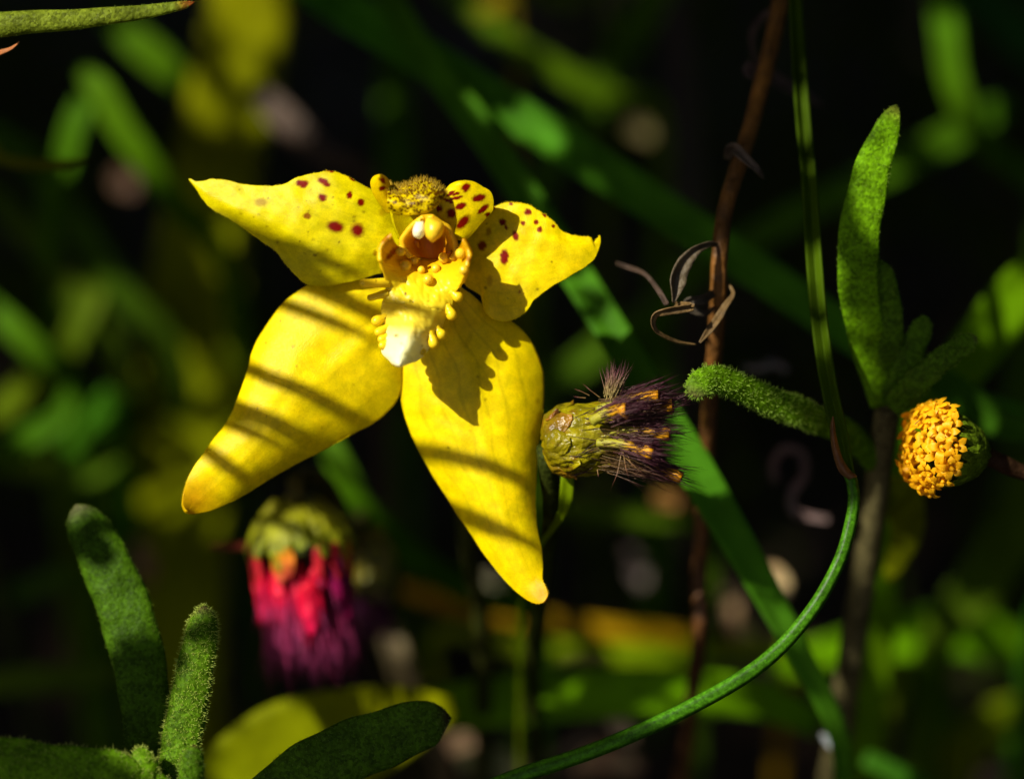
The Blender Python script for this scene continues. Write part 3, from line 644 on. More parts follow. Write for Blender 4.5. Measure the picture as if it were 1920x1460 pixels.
def floret_mesh(seed):
    """one disc floret: short tube opening into five pointed curling lobes (unit: photo pixels at the head)"""
    r = np.random.default_rng(seed); V = []; F = []
    nseg = 10
    for t, rad in ((0, 4.0), (7, 4.6), (11, 6.2)):
        for j in range(nseg):
            a = j * 2 * math.pi / nseg; V.append((rad * math.cos(a), rad * math.sin(a), t))
    for a in range(2):
        for j in range(nseg): F.append((a * nseg + j, a * nseg + (j + 1) % nseg, (a + 1) * nseg + (j + 1) % nseg, (a + 1) * nseg + j))
    for q in range(5):
        a0, a1 = 2 * nseg + 2 * q, 2 * nseg + (2 * q + 1) % nseg; a2 = 2 * nseg + (2 * q + 2) % nseg
        am = (2 * q + 1) * 2 * math.pi / nseg + r.uniform(-.15, .15); L = r.uniform(8, 12.5); z = r.uniform(-2, 4)
        b = len(V)
        for rr, zz, wd in ((8.8, 14, 0.56), (6 + L * 0.62, 13 + z * 0.5, 0.36)):
            for s in (-1, 0, 1): V.append((rr * math.cos(am + s * wd), rr * math.sin(am + s * wd), zz - abs(s) * 1.3))
        V.append(((6 + L) * math.cos(am), (6 + L) * math.sin(am), 10 + z))
        F += [(a0, a1, b + 1, b), (a1, a2, b + 2, b + 1), (b, b + 1, b + 4, b + 3), (b + 1, b + 2, b + 5, b + 4), (b + 3, b + 4, b + 6), (b + 4, b + 5, b + 6)]
    b = len(V)
    for t, rad in ((8, 2.4), (13, 2.2), (15, 3.0), (16.5, 1.2)):       # stamens and style in the middle
        for j in range(6):
            a = j * math.pi / 3; V.append((rad * math.cos(a), rad * math.sin(a), t))
    for a in range(3):
        for j in range(6): F.append((b + a * 6 + j, b + a * 6 + (j + 1) % 6, b + (a + 1) * 6 + (j + 1) % 6, b + (a + 1) * 6 + j))
    F.append(tuple(b + 18 + j for j in range(6)))
    V = np.array(V, float) * H4.k
    me = bpy.data.meshes.new("floret"); me.from_pydata(V.tolist(), [], F); me.shade_smooth()
    z = V[:, 2] / H4.k; c = np.ones((len(V), 4))
    for k, (a, b_) in enumerate(((.66, .84), (.30, .43), (.0, .004))): c[:, k] = np.interp(z, [0, 14], [a * .7, b_])
    at = me.color_attributes.new("pigment", 'FLOAT_COLOR', 'POINT'); at.data.foreach_set("color", c.ravel())
    me.materials.append(M['floret'])
    return me
meshes = [floret_mesh(s) for s in range(6)]
nf = 46; dome = []
for i in range(nf):
    f = math.sqrt((i + 0.5) / nf); ang = i * 2.39996
    f *= 1.0; a = f * 1.3
    n = math.cos(a) * H4.A + math.sin(a) * (math.cos(ang) * H4.X + math.sin(ang) * H4.Y)
    p = H4.pt(np.array(108 + 26 * math.cos(a)), np.array(70 * math.sin(a) * 1.05), np.array(ang))
    n = Vector(n + r_.normal(size=3) * 0.16)
    o = bpy.data.objects.new("floret", meshes[i % 6]); scene.collection.objects.link(o)
    o.parent = btn; o.location = Vector(p) - btn.location
    o.rotation_mode = 'QUATERNION'; o.rotation_quaternion = n.to_track_quat('Z', 'Y') @ Matrix.Rotation(r_.uniform(0, 6), 3, 'Z').to_quaternion()
    s = r_.uniform(1.25, 1.75); o.scale = (s, s, s * r_.uniform(0.85, 1.25))
stalk(btn, [W(1848, 852, -4.2), W(1880, 870, -5), W(1930, 893, -7), W(2010, 950, -12), np.array(btn.location)], 0.0009, 0.0011, (0.045, 0.022, 0.010))
for a, b in (((1715, 795), (1738, 773)), ((1752, 768), (1755, 757))):
    bristle([W([a[0]], [a[1]], [3.2])], [W([b[0]], [b[1]], [3.6]) - W([a[0]], [a[1]], [3.2])], [[25 * mm_px(3)]], 1.0 * mm_px(3), (0.1, 0.02, 0.0), (0.15, 0.03, 0.0), 47, "style_thread", btn, 0.2)
lit_points(W(*np.meshgrid(np.linspace(1680, 1740, 5), np.linspace(770, 860, 6)), 1.0), 0.0005)
lit_points(W([1800, 1815, 1830], [800, 815, 830], 0), 0.0004)

# ------------------------------------------------------------------ hairy-leaved herbs
GRN = (0.085, 0.185, 0.004); GRN_D = (0.06, 0.135, 0.004); GRN_Y = (0.14, 0.20, 0.004)
OLIVE = (0.15, 0.175, 0.002); TAN = (0.30, 0.19, 0.10); BROWN = (0.10, 0.045, 0.015)
def hairy_leaf(parent, pts, col, tip_col=None, flat=0.3, hairs=0, hlen=8, seed=0, n=60, sides=18, hcol=(0.25, 0.38, 0.04), name="leaf", blunt=0.55, crease=0.12, hrad=0.55, hrange=(0.0, 1.0)):
    """fleshy leaf along (px, py, d, width px) from base to tip, lens-shaped across, blunt at the tip, with short hairs"""
    Q = spline(pts, n)
    P = W(Q[:, 0], Q[:, 1], Q[:, 2]); wid = Q[:, 3] / 2
    arc = np.concatenate([[0], np.cumsum(np.linalg.norm(np.diff(P, axis=0), axis=1))]) / mm_px(0)
    rest = (arc[-1] - arc) / (np.max(wid) * 2 * blunt)
    wid = wid * np.sqrt(np.clip(1 - np.clip(1 - rest, 0, 1) ** 2, 0.0004, 1))
    R = wid * mm_px(Q[:, 2])
    V, F = tube(P, R, sides, flat, wob=lambda u, th: 1 - crease * np.exp(-((th - math.pi / 2) / 0.5) ** 2) + 0.03 * np.sin(u * 31 + th * 3 + seed))
    u = np.concatenate([np.repeat(np.linspace(0, 1, n), sides), [0, 1]])
    C = np.outer(1 + 0.15 * smooth_noise(u * 200, np.arange(len(u)) * 1.0, 40, seed), col)
    if tip_col is not None:
        w = sstep(u, 0.93, 1.0)[:, None]; C = C * (1 - w) + np.asarray(tip_col) * w
    o = mesh_obj(name, V, F, M['leaf'], parent, col=C)
    if hairs:
        r = np.random.default_rng(seed + 77)
        N = vert_normals(V[:-2], [f for f in F if max(f) < len(V) - 2])
        cen = np.repeat(P, sides, 0); N *= np.sign(np.sum(N * (V[:-2] - cen), 1))[:, None] + 1e-9
        i = r.integers(int(hrange[0] * (n - 1)), int(hrange[1] * (n - 1)), hairs); j = r.integers(0, sides, hairs); f = r.uniform(0, 1, (hairs, 1))
        a = i * sides + j; b = (i + 1) * sides + j; c = i * sides + (j + 1) % sides
        g = r.uniform(0, 1, (hairs, 1))
        pos = V[a] * (1 - f) + V[b] * f + (V[c] - V[a]) * g
        hv, hf, hc = spikes(pos, N[a], r.uniform(0.5, 1.3, hairs) * hlen * mm_px(0), hrad * mm_px(0), 0.5, hcol, np.array(hcol) * 1.25, seed)
        tag(mesh_obj("leaf_hair", hv, hf, M['hair'], o, col=hc), kind="stuff")
    return o
# right-hand herb
hs = soil_under(W(1560, 1460, -36), 0.0, 0.03)
herb = thing("herb", hs, "tall hairy herb with upright green leaves beside the button flower head", "herb")
stalk(herb, [W(1668, 735, -9), W(1652, 850, -13), W(1632, 1000, -19), W(1608, 1150, -25), W(1585, 1300, -31), W(1560, 1460, -38), hs], 0.0013, 0.0018, (0.10, 0.085, 0.035))
hairy_leaf(herb, [(1655, 760, -8, 46), (1630, 660, -6, 64), (1612, 560, -4, 74), (1610, 450, -3, 78), (1632, 330, -2.5, 70), (1660, 250, -2, 52), (1678, 205, -2, 26), (1681, 196, -2, 10)], (0.12, 0.27, 0.003), (0.16, 0.18, 0.02), 0.16, 900, 5, 401, blunt=0.35)
hairy_leaf(herb, [(1662, 740, -8, 40), (1668, 660, -6, 52), (1665, 580, -5, 54), (1655, 510, -4, 40), (1648, 487, -4, 22)], GRN_D, None, 0.2, 400, 5, 403)
hairy_leaf(herb, [(1672, 745, -7, 40), (1695, 690, -6, 48), (1722, 630, -6, 46), (1736, 592, -6, 36)], GRN_D, None, 0.25, 300, 5, 405)
hairy_leaf(herb, [(1672, 765, -7, 44), (1712, 725, -5, 50), (1765, 675, -4, 46), (1810, 644, -4, 40), (1832, 632, -4, 28)], GRN_D, (0.05, 0.05, 0.02), 0.25, 500, 6, 407)
hairy_leaf(herb, [(1640, 870, -13, 40), (1600, 820, -10, 52), (1530, 785, -6, 54), (1450, 755, -3, 54), (1385, 725, -0.5, 52), (1340, 712, 1, 54), (1312, 722, 2, 54), (1304, 748, 2.4, 46)], GRN, (0.10, 0.09, 0.03), 0.5, 1500, 9, 409, blunt=0.5, hrange=(0.35, 1.0), hcol=(0.32, 0.5, 0.05))
hairy_leaf(herb, [(1640, 930, -16, 50), (1690, 930, -20, 80), (1700, 1000, -26, 60), (1665, 1090, -30, 30)], OLIVE, None, 0.2, 0, 6, 411)
# bottom-left herb
ls = soil_under(W(330, 1560, -4), 0.0, 0.03)
rosette = thing("rosette_herb", ls, "hairy rosette herb with finger-like leaves below the left sepal", "herb")
stalk(rosette, [W(330, 1480, 2), W(330, 1600, -6), ls], 0.002, 0.0018, (0.06, 0.08, 0.02))
hairy_leaf(rosette, [(285, 1500, -1, 84), (278, 1380, -2, 92), (268, 1280, -3, 98), (243, 1170, -4, 104), (205, 1070, -5, 98), (165, 990, -6, 82), (142, 945, -6, 56)], (0.042, 0.10, 0.003), (0.08, 0.08, 0.03), 0.28, 1500, 5, 421, blunt=0.5, hcol=(0.16, 0.27, 0.02))
hairy_leaf(rosette, [(325, 1490, 2, 66), (338, 1400, 2, 74), (355, 1310, 1.5, 72), (372, 1220, 1, 66), (382, 1165, 1, 54), (381, 1134, 1, 30)], (0.08, 0.17, 0.005), (0.10, 0.07, 0.03), 0.5, 2600, 9, 423, blunt=0.45, hcol=(0.42, 0.52, 0.08))
hairy_leaf(rosette, [(275, 1520, 4, 60), (268, 1450, 5, 64), (264, 1400, 5, 46)], GRN, None, 0.6, 700, 9, 425, hcol=(0.42, 0.52, 0.08))
hairy_leaf(rosette, [(355, 1520, 4, 46), (360, 1440, 5, 46), (366, 1395, 5, 30)], GRN_D, (0.05, 0.02, 0.01), 0.5, 500, 8, 427)
hairy_leaf(rosette, [(330, 1560, 4, 150), (200, 1490, 6, 170), (80, 1450, 7, 120), (-40, 1390, 8, 60)], GRN, None, 0.15, 1400, 9, 429, hcol=(0.42, 0.5, 0.10))
hairy_leaf(rosette, [(420, 1600, 2, 90), (520, 1490, 1, 110), (620, 1425, 0, 118), (730, 1380, -1, 108), (810, 1352, -1.5, 84), (846, 1345, -2, 34)], (0.045, 0.10, 0.004), (0.03, 0.012, 0.01), 0.16, 2000, 6, 431, blunt=0.4, hcol=(0.12, 0.2, 0.025))
lit_points(W([350, 345, 352, 340, 365, 330, 335], [1340, 1380, 1300, 1420, 1260, 1450, 1400], 3), 0.0011)
lit_points(W([1640, 1650, 1665, 1628, 1622, 1670], [320, 280, 240, 360, 395, 215], -1), 0.0012)
lit_points(W([1310, 1330, 1350, 1325], [720, 712, 715, 735], 2.5), 0.0006)

# ------------------------------------------------------------------ curving rush stem with its leaf and sheath
rs = soil_under(W(640, 1640, 3), -0.012, 0.02)
rush = thing("rush_stem", rs, "thin green stem curving up from below, with a brown sheath at its leaf node", "stem")
low = [rs, W(680, 1590, 3), W(800, 1525, 3), W(960, 1458, 3), W(1120, 1403, 2.5), W(1280, 1332, 2), W(1420, 1250, 1.5), W(1510, 1160, 1), W(1570, 1060, .5), W(1597, 970, 0), W(1600, 915, -.3), W(1588, 880, -.6)]
P = spline(low, 120)
V, F = tube(P, np.concatenate([np.linspace(0.0008, 0.00072, 100), np.linspace(0.00072, 0.00055, 20)]), 16, 0.85, wob=lambda u, th: 1 + 0.10 * np.cos(th * 7) * 1.0)
st = 1 + 0.35 * np.cos(np.arange(len(V)) % 16 * 2 * math.pi / 16 * 5)
mesh_obj("stalk", V, F, M['rush'], rush, col=np.outer((1 + 0.2 * smooth_noise(np.arange(len(V)) * 1.0, np.zeros(len(V)), 50, 7)) * st, (0.032, 0.11, 0.003)))
up = spline([(1592, 890, -.5, 20), (1575, 820, -1, 30), (1553, 720, -1.5, 31), (1536, 600, -2.5, 30), (1526, 480, -3.5, 29), (1518, 350, -5, 28), (1506, 220, -7, 27), (1497, 90, -9, 25), (1490, -60, -11, 22), (1492, -200, -12, 10)], 90)
V, F = ribbon(W(up[:, 0], up[:, 1], up[:, 2]), up[:, 3] * mm_px(up[:, 2]), fold=0.9, nv=9, twist=np.linspace(0.5, -0.4, 90))
mesh_obj("leaf", V, F, M['blade'], rush, col=np.outer(1 + 0 * V[:, 0], (0.045, 0.085, 0.002)), thick=0.00025)
V, F, *_ = sheet([(1592, 898), (1574, 884), (1562, 850), (1557, 815), (1558, 795), (1562, 780)], [(1607, 893), (1594, 882), (1580, 860), (1569, 825), (1565, 800), (1562, 780)], lambda U, S, X, Y: 0.5 + 0.7 * np.sin(S * math.pi), 40, 14)
mesh_obj("sheath", V, F, M['dry'], rush, col=np.outer(np.ones(len(V)), (0.11, 0.045, 0.015)), thick=0.0001)
lit_points(W([1450, 1475, 1500, 1420, 1530, 1550, 1395, 1280, 1300, 1260, 1320, 1575, 1590], [1215, 1190, 1165, 1245, 1130, 1090, 1270, 1330, 1322, 1342, 1312, 1040, 990], 1), 0.0008)
lit_points(W([1540, 1530, 1526], [640, 560, 480], -3), 0.0004)

# ------------------------------------------------------------------ brown twig with curled dead leaves
tb = soil_under(W(1300, 1330, -28), 0, 0.04)
twig = thing("dead_twig", tb, "brown upright twig with curled dead leaves behind the withered flower head", "twig")
P = spline([W(1478, -60, -16), W(1452, 60, -14), W(1420, 190, -11), W(1385, 310, -8), W(1360, 400, -6), W(1348, 480, -5), W(1345, 580, -7), W(1335, 720, -12), W(1322, 880, -17), W(1312, 1080, -23), W(1305, 1250, -28), tb], 90)
V, F = tube(P, np.linspace(0.00085, 0.0008, 90), 12, wob=lambda u, th: 1 + 0.07 * np.sin(u * 50 + th) + 0.06 * np.sin(th * 3 + u * 90))
mesh_obj("stem", V, F, M['dry'], twig, col=(1 + 0.3 * smooth_noise(np.arange(len(V)) * 1.0, np.zeros(len(V)), 90, 5))[:, None] * (np.array((0.17, 0.07, 0.009)) + np.clip(np.arange(len(V)) / len(V) * 2.4, 0, 1)[:, None] * np.array((-0.105, -0.046, -0.005))))  # upper stretch painted paler, as if the sun lit it
def curl(pts, w, c, name="dead_leaf", fold=0.7, parent=twig, tw=(0, 1.0), lab=None):
    Q = spline(pts, 40); wd = np.interp(np.linspace(0, 1, 40), np.linspace(0, 1, len(w)), w)
    V, F = ribbon(W(Q[:, 0], Q[:, 1], Q[:, 2]), wd * mm_px(Q[:, 2]), fold=fold, nv=7, twist=np.linspace(*tw, 40), wave=0.1)
    return mesh_obj(name, V, F, M['dry'], parent, col=np.outer(np.ones(len(V)), c), thick=0.00012)
GREY = (0.05, 0.038, 0.025)
curl([(1352, 462, -5, ), (1330, 458, -3), (1300, 475, -1.5), (1275, 515, -1), (1263, 568, -1)], (6, 14, 32, 36, 5), (0.065, 0.048, 0.026), tw=(0.2, 0.6))
curl([(1265, 570, -2), (1300, 575, 0), (1250, 585, 1), (1228, 595, .5), (1232, 620, 0), (1270, 640, -1), (1305, 645, -1.5)], (10, 13, 16, 15, 12, 12, 6), (0.12, 0.07, 0.022), tw=(0, 1.5))
curl([(1312, 642, -1.5), (1335, 612, -2), (1358, 575, -3), (1374, 552, -4), (1368, 535, -5)], (4, 15, 17, 12, 4), (0.10, 0.06, 0.02), tw=(0.3, 0.8))
curl([(1345, 545, -6), (1320, 560, -4), (1290, 570, -4), (1320, 588, -5), (1340, 575, -6)], (10, 18, 20, 18, 8), GREY)
curl([(1250, 570, -3), (1235, 545, -4), (1210, 515, -6), (1180, 502, -8), (1155, 494, -9)], (9, 8, 7, 9, 8), (0.045, 0.026, 0.016))
curl([(1362, 300, -8), (1372, 278, -6), (1395, 292, -5), (1420, 318, -5), (1432, 332, -6)], (10, 22, 22, 20, 10), (0.08, 0.055, 0.04))
curl([(1400, 130, -14), (1440, 140, -16), (1490, 165, -19), (1540, 195, -23)], (30, 36, 30, 14), (0.09, 0.055, 0.05))
curl([(1445, 20, -18), (1415, 50, -18), (1412, 95, -17), (1430, 125, -16)], (12, 14, 14, 10), (0.07, 0.04, 0.035))
lit_points(W([1285, 1300, 1275, 1240, 1262, 1325, 1310], [485, 470, 530, 590, 585, 620, 638], -1), 0.0005)

# ------------------------------------------------------------------ small leaf entering at the top left, and a brown tip below it
fl = thing("finger_leaf_plant", soil_under(W(-260, 40, -2), 0, 0.06), "pale green finger-like leaf with a brown tip reaching in over the wide blade", "plant")
hairy_leaf(fl, [(-250, 60, -2, 40), (-60, 50, -1, 50), (40, 43, 0, 45), (150, 36, 0, 38), (260, 24, 0, 28), (330, 13, 0, 19), (366, 4, 0, 10)], (0.13, 0.17, 0.012), (0.30, 0.07, 0.015), 0.7, 400, 2.5, 441, blunt=0.6)
stalk(fl, [W(-245, 60, -2), W(-280, 130, -4), np.array(fl.location)], 0.001, 0.0013, (0.06, 0.07, 0.02))
curl([(-40, 112, -2), (0, 98, -1.5), (22, 90, -1), (36, 78, -1)], (20, 14, 9, 3), (0.30, 0.10, 0.02), name="dead_leaf", parent=fl)
lit_points(W(np.linspace(20, 330, 12), np.linspace(38, 10, 12), 0.5), 0.001)

# ------------------------------------------------------------------ grass blades and leaves behind, out of focus
def extend_to_soil(P, drift):
    e = P[-1]; g = np.array((e[0] + drift[0], e[1] + drift[1], -0.002))
    return np.vstack([P, e + (g - e) * 0.45 + np.array((0, 0, 0.006)), g])
def blade(name, label, cat, pts, col, root=None, lit=(), fold=0.25, twist=(0, 0), group=None, mat='blade', drift=(0, 0.01), thick=0.0002, nv=7, taper=True):
    """pts: (px, py, d, width px) from one end to the other; root='end' carries the last point down to the soil"""
    Q = np.asarray(pts, float); P = W(Q[:, 0], Q[:, 1], Q[:, 2]); wd = Q[:, 3] * mm_px(Q[:, 2])
    if root == 'start': P = P[::-1]; wd = wd[::-1]
    if root:
        P = extend_to_soil(P, drift); wd = np.concatenate([wd, [wd[-1], wd[-1] * 0.6]])
    X = spline(np.hstack([P, wd[:, None]]), 70)
    V, F = ribbon(X[:, :3], np.maximum(X[:, 3], 0.0002), fold, nv, np.linspace(*twist, 70), wave=0.03, seed=len(label))
    u = np.repeat(np.linspace(0, 1, 70), nv)
    C = np.outer(1 + 0.2 * smooth_noise(u * 100, np.zeros(len(u)), 45, len(label)), col)
    C *= 1.2
    if mat == 'blade': C[:, 2] *= 0.3
    C[:, 0] *= 1 + 0.25 * smooth_noise(u * 100, np.ones(len(u)), 60, len(label) + 4)
    o = mesh_obj(name, V, F, M[mat], None, col=C, thick=thick)
    tag(o, label, cat, group)
    for (x, y, d, r) in lit:
        a = np.linspace(0, 2 * math.pi, 8, endpoint=False)
        pts_ = [W(x, y, d)] + [W(x + r * 0.6 * math.cos(q), y + r * 0.6 * math.sin(q), d) for q in a]
        lit_points(np.array(pts_), 0.45 * r * mm_px(d))
    return o
G = "grass_blade"
blade(G, "very wide olive blade standing upright behind the left sepal", "grass", [(480, -160, -84, 120), (470, -20, -85, 150), (440, 150, -86, 165), (400, 330, -88, 165), (365, 560, -90, 180), (345, 800, -92, 185), (335, 1050, -95, 180), (330, 1300, -100, 170)], OLIVE, 'end', [(470, 25, -85, 22), (440, 125, -86, 12), (365, 190, -86, 4), (450, 218, -86, 6), (350, 720, -91, 12), (400, 690, -91, 14), (420, 800, -91, 10), (265, 730, -92, 6), (265, 900, -93, 6)], 0.1)
blade(G, "long dark green blade slanting from the top edge down behind the twig", "grass", [(520, -80, -52, 80), (640, 10, -46, 78), (800, 110, -40, 76), (1000, 235, -36, 76), (1200, 365, -34, 74), (1400, 495, -34, 70), (1620, 640, -36, 66), (1800, 750, -38, 60), (1990, 870, -42, 50)], (0.05, 0.19, 0.03), 'end', [(950, 225, -37, 3), (985, 243, -36, 4), (1020, 262, -36, 3)], 0.3)
blade(G, "blue-green blade running down behind the orchid's right side to the lower stem", "grass", [(700, -60, -46, 40), (800, 110, -38, 52), (900, 240, -32, 58), (1000, 390, -28, 60), (1110, 560, -20, 62), (1220, 740, -16, 68), (1310, 890, -15, 72), (1420, 1080, -17, 58), (1500, 1230, -20, 46), (1580, 1420, -24, 36)], (0.045, 0.15, 0.02), 'end', [(1270, 830, -15, 30), (1300, 880, -15, 34), (1335, 930, -15, 14)], 0.35)
blade(G, "yellow-green leaf with sunlit streaks slanting up behind the button flower head", "leaf", [(1680, 860, -30, 70), (1770, 735, -32, 92), (1850, 630, -34, 100), (1920, 540, -36, 96), (2020, 430, -38, 60)], GRN, 'start', [(1868, 555, -34, 6), (1895, 525, -35, 8), (1835, 605, -34, 6), (1918, 575, -35, 5)], 0.2)
blade(G, "dark leaf passing under the button flower head's cup", "leaf", [(1690, 660, -28, 30), (1780, 725, -26, 56), (1870, 790, -26, 58), (2000, 880, -28, 50)], (0.03, 0.08, 0.012), 'end', (), 0.3)
blade(G, "upright green blade bending above the tall herb leaf", "grass", [(1750, -90, -78, 46), (1772, 40, -76, 50), (1785, 140, -76, 48), (1815, 220, -78, 46), (1860, 280, -84, 44), (1960, 400, -100, 40)], (0.06, 0.13, 0.01), 'end', [(1785, 160, -76, 22), (1800, 200, -77, 22), (1775, 90, -76, 16)], 0.2)
blade(G, "dim green blade slanting from behind the tall herb leaf to the twig", "grass", [(1900, 190, -88, 46), (1780, 260, -84, 56), (1640, 330, -80, 56), (1500, 400, -80, 54), (1380, 470, -84, 50), (1250, 560, -94, 44)], (0.045, 0.12, 0.012), 'end', [(1690, 360, -80, 22), (1770, 245, -84, 22)], 0.2)
blade(G, "teal blade crossing the upper right corner", "grass", [(1760, -60, -100, 80), (1860, 20, -100, 84), (1960, 110, -100, 80), (2100, 240, -110, 70)], (0.02, 0.08, 0.045), 'end', (), 0.2)
blade(G, "arching leaf with a bright sun spot beside the herb's lower stem", "leaf", [(1450, 1255, -80, 40), (1560, 1225, -80, 66), (1670, 1195, -80, 86), (1790, 1185, -80, 92), (1900, 1215, -82, 88), (2040, 1290, -86, 70)], (0.09, 0.23, 0.003), 'end', [(1780, 1185, -80, 10), (1845, 1165, -80, 4), (1545, 1215, -80, 8), (1625, 1225, -80, 10), (1590, 1265, -80, 8)], 0.2)
blade(G, "broad dark leaf lying flat along the bottom behind the curving stem", "leaf", [(640, 1380, -46, 50), (760, 1345, -45, 74), (900, 1318, -44, 92), (1080, 1302, -44, 96), (1260, 1298, -44, 90), (1420, 1310, -46, 76), (1540, 1360, -50, 50)], (0.085, 0.21, 0.003), 'start', [(925, 1300, -44, 15), (945, 1335, -44, 15), (960, 1350, -44, 8)], 0.15)
blade(G, "thin yellowing blade lying level under the right sepal's tip", "grass", [(740, 1100, -84, 20), (860, 1135, -80, 30), (1000, 1160, -78, 34), (1160, 1182, -78, 34), (1320, 1196, -80, 28), (1480, 1230, -84, 24)], (0.24, 0.15, 0.008), 'end', [(1040, 1160, -78, 16), (1080, 1170, -78, 16), (1175, 1185, -78, 18), (1000, 1152, -78, 12)], 0.1)
blade(G, "thin green blade lying level beneath the yellowing one", "grass", [(820, 1190, -84, 24), (960, 1210, -80, 34), (1100, 1222, -78, 36), (1260, 1226, -78, 34), (1420, 1220, -80, 30), (1540, 1215, -82, 20)], GRN_Y, 'start', [(1120, 1218, -78, 16), (1230, 1222, -78, 16), (980, 1208, -78, 14)], 0.1)
blade(G, "short bright green blade tip between the two lower sepals", "grass", [(575, 740, -46, 20), (610, 820, -44, 44), (645, 890, -43, 52), (680, 950, -44, 50), (760, 1030, -50, 52), (880, 1110, -60, 50), (1010, 1170, -72, 40)], (0.05, 0.13, 0.008), 'end', [(640, 890, -43, 22), (660, 930, -43, 22), (625, 850, -43, 16)], 0.2)
blade(G, "bright green blade falling from a bend near the finger leaf", "grass", [(150, 130, -66, 24), (185, 165, -65, 50), (225, 235, -65, 54), (275, 305, -66, 52), (330, 380, -70, 46), (430, 520, -82, 40)], (0.055, 0.13, 0.008), 'end', [(195, 180, -65, 26), (230, 245, -65, 24), (262, 290, -65, 24)], 0.2)
blade(G, "short green blade hanging left of the bent bright one", "grass", [(185, 140, -70, 26), (155, 200, -68, 44), (135, 250, -68, 46), (118, 320, -70, 42), (90, 430, -78, 36)], (0.05, 0.13, 0.012), 'end', [(138, 235, -68, 26), (130, 270, -68, 18)], 0.2)
blade(G, "sunlit blade stub under the finger leaf", "grass", [(190, 20, -88, 34), (240, 65, -86, 54), (300, 115, -86, 58), (350, 165, -88, 44), (420, 260, -100, 36)], (0.06, 0.14, 0.01), 'end', [(282, 105, -86, 26), (300, 125, -86, 18), (245, 70, -86, 12)], 0.2)
blade(G, "thin olive blade tip curving in from the left edge", "grass", [(-80, 260, -32, 30), (0, 298, -28, 24), (70, 310, -26, 22), (130, 307, -25, 15), (168, 297, -25, 5)], (0.09, 0.10, 0.008), 'start', (), 0.4, drift=(-0.02, 0.02))
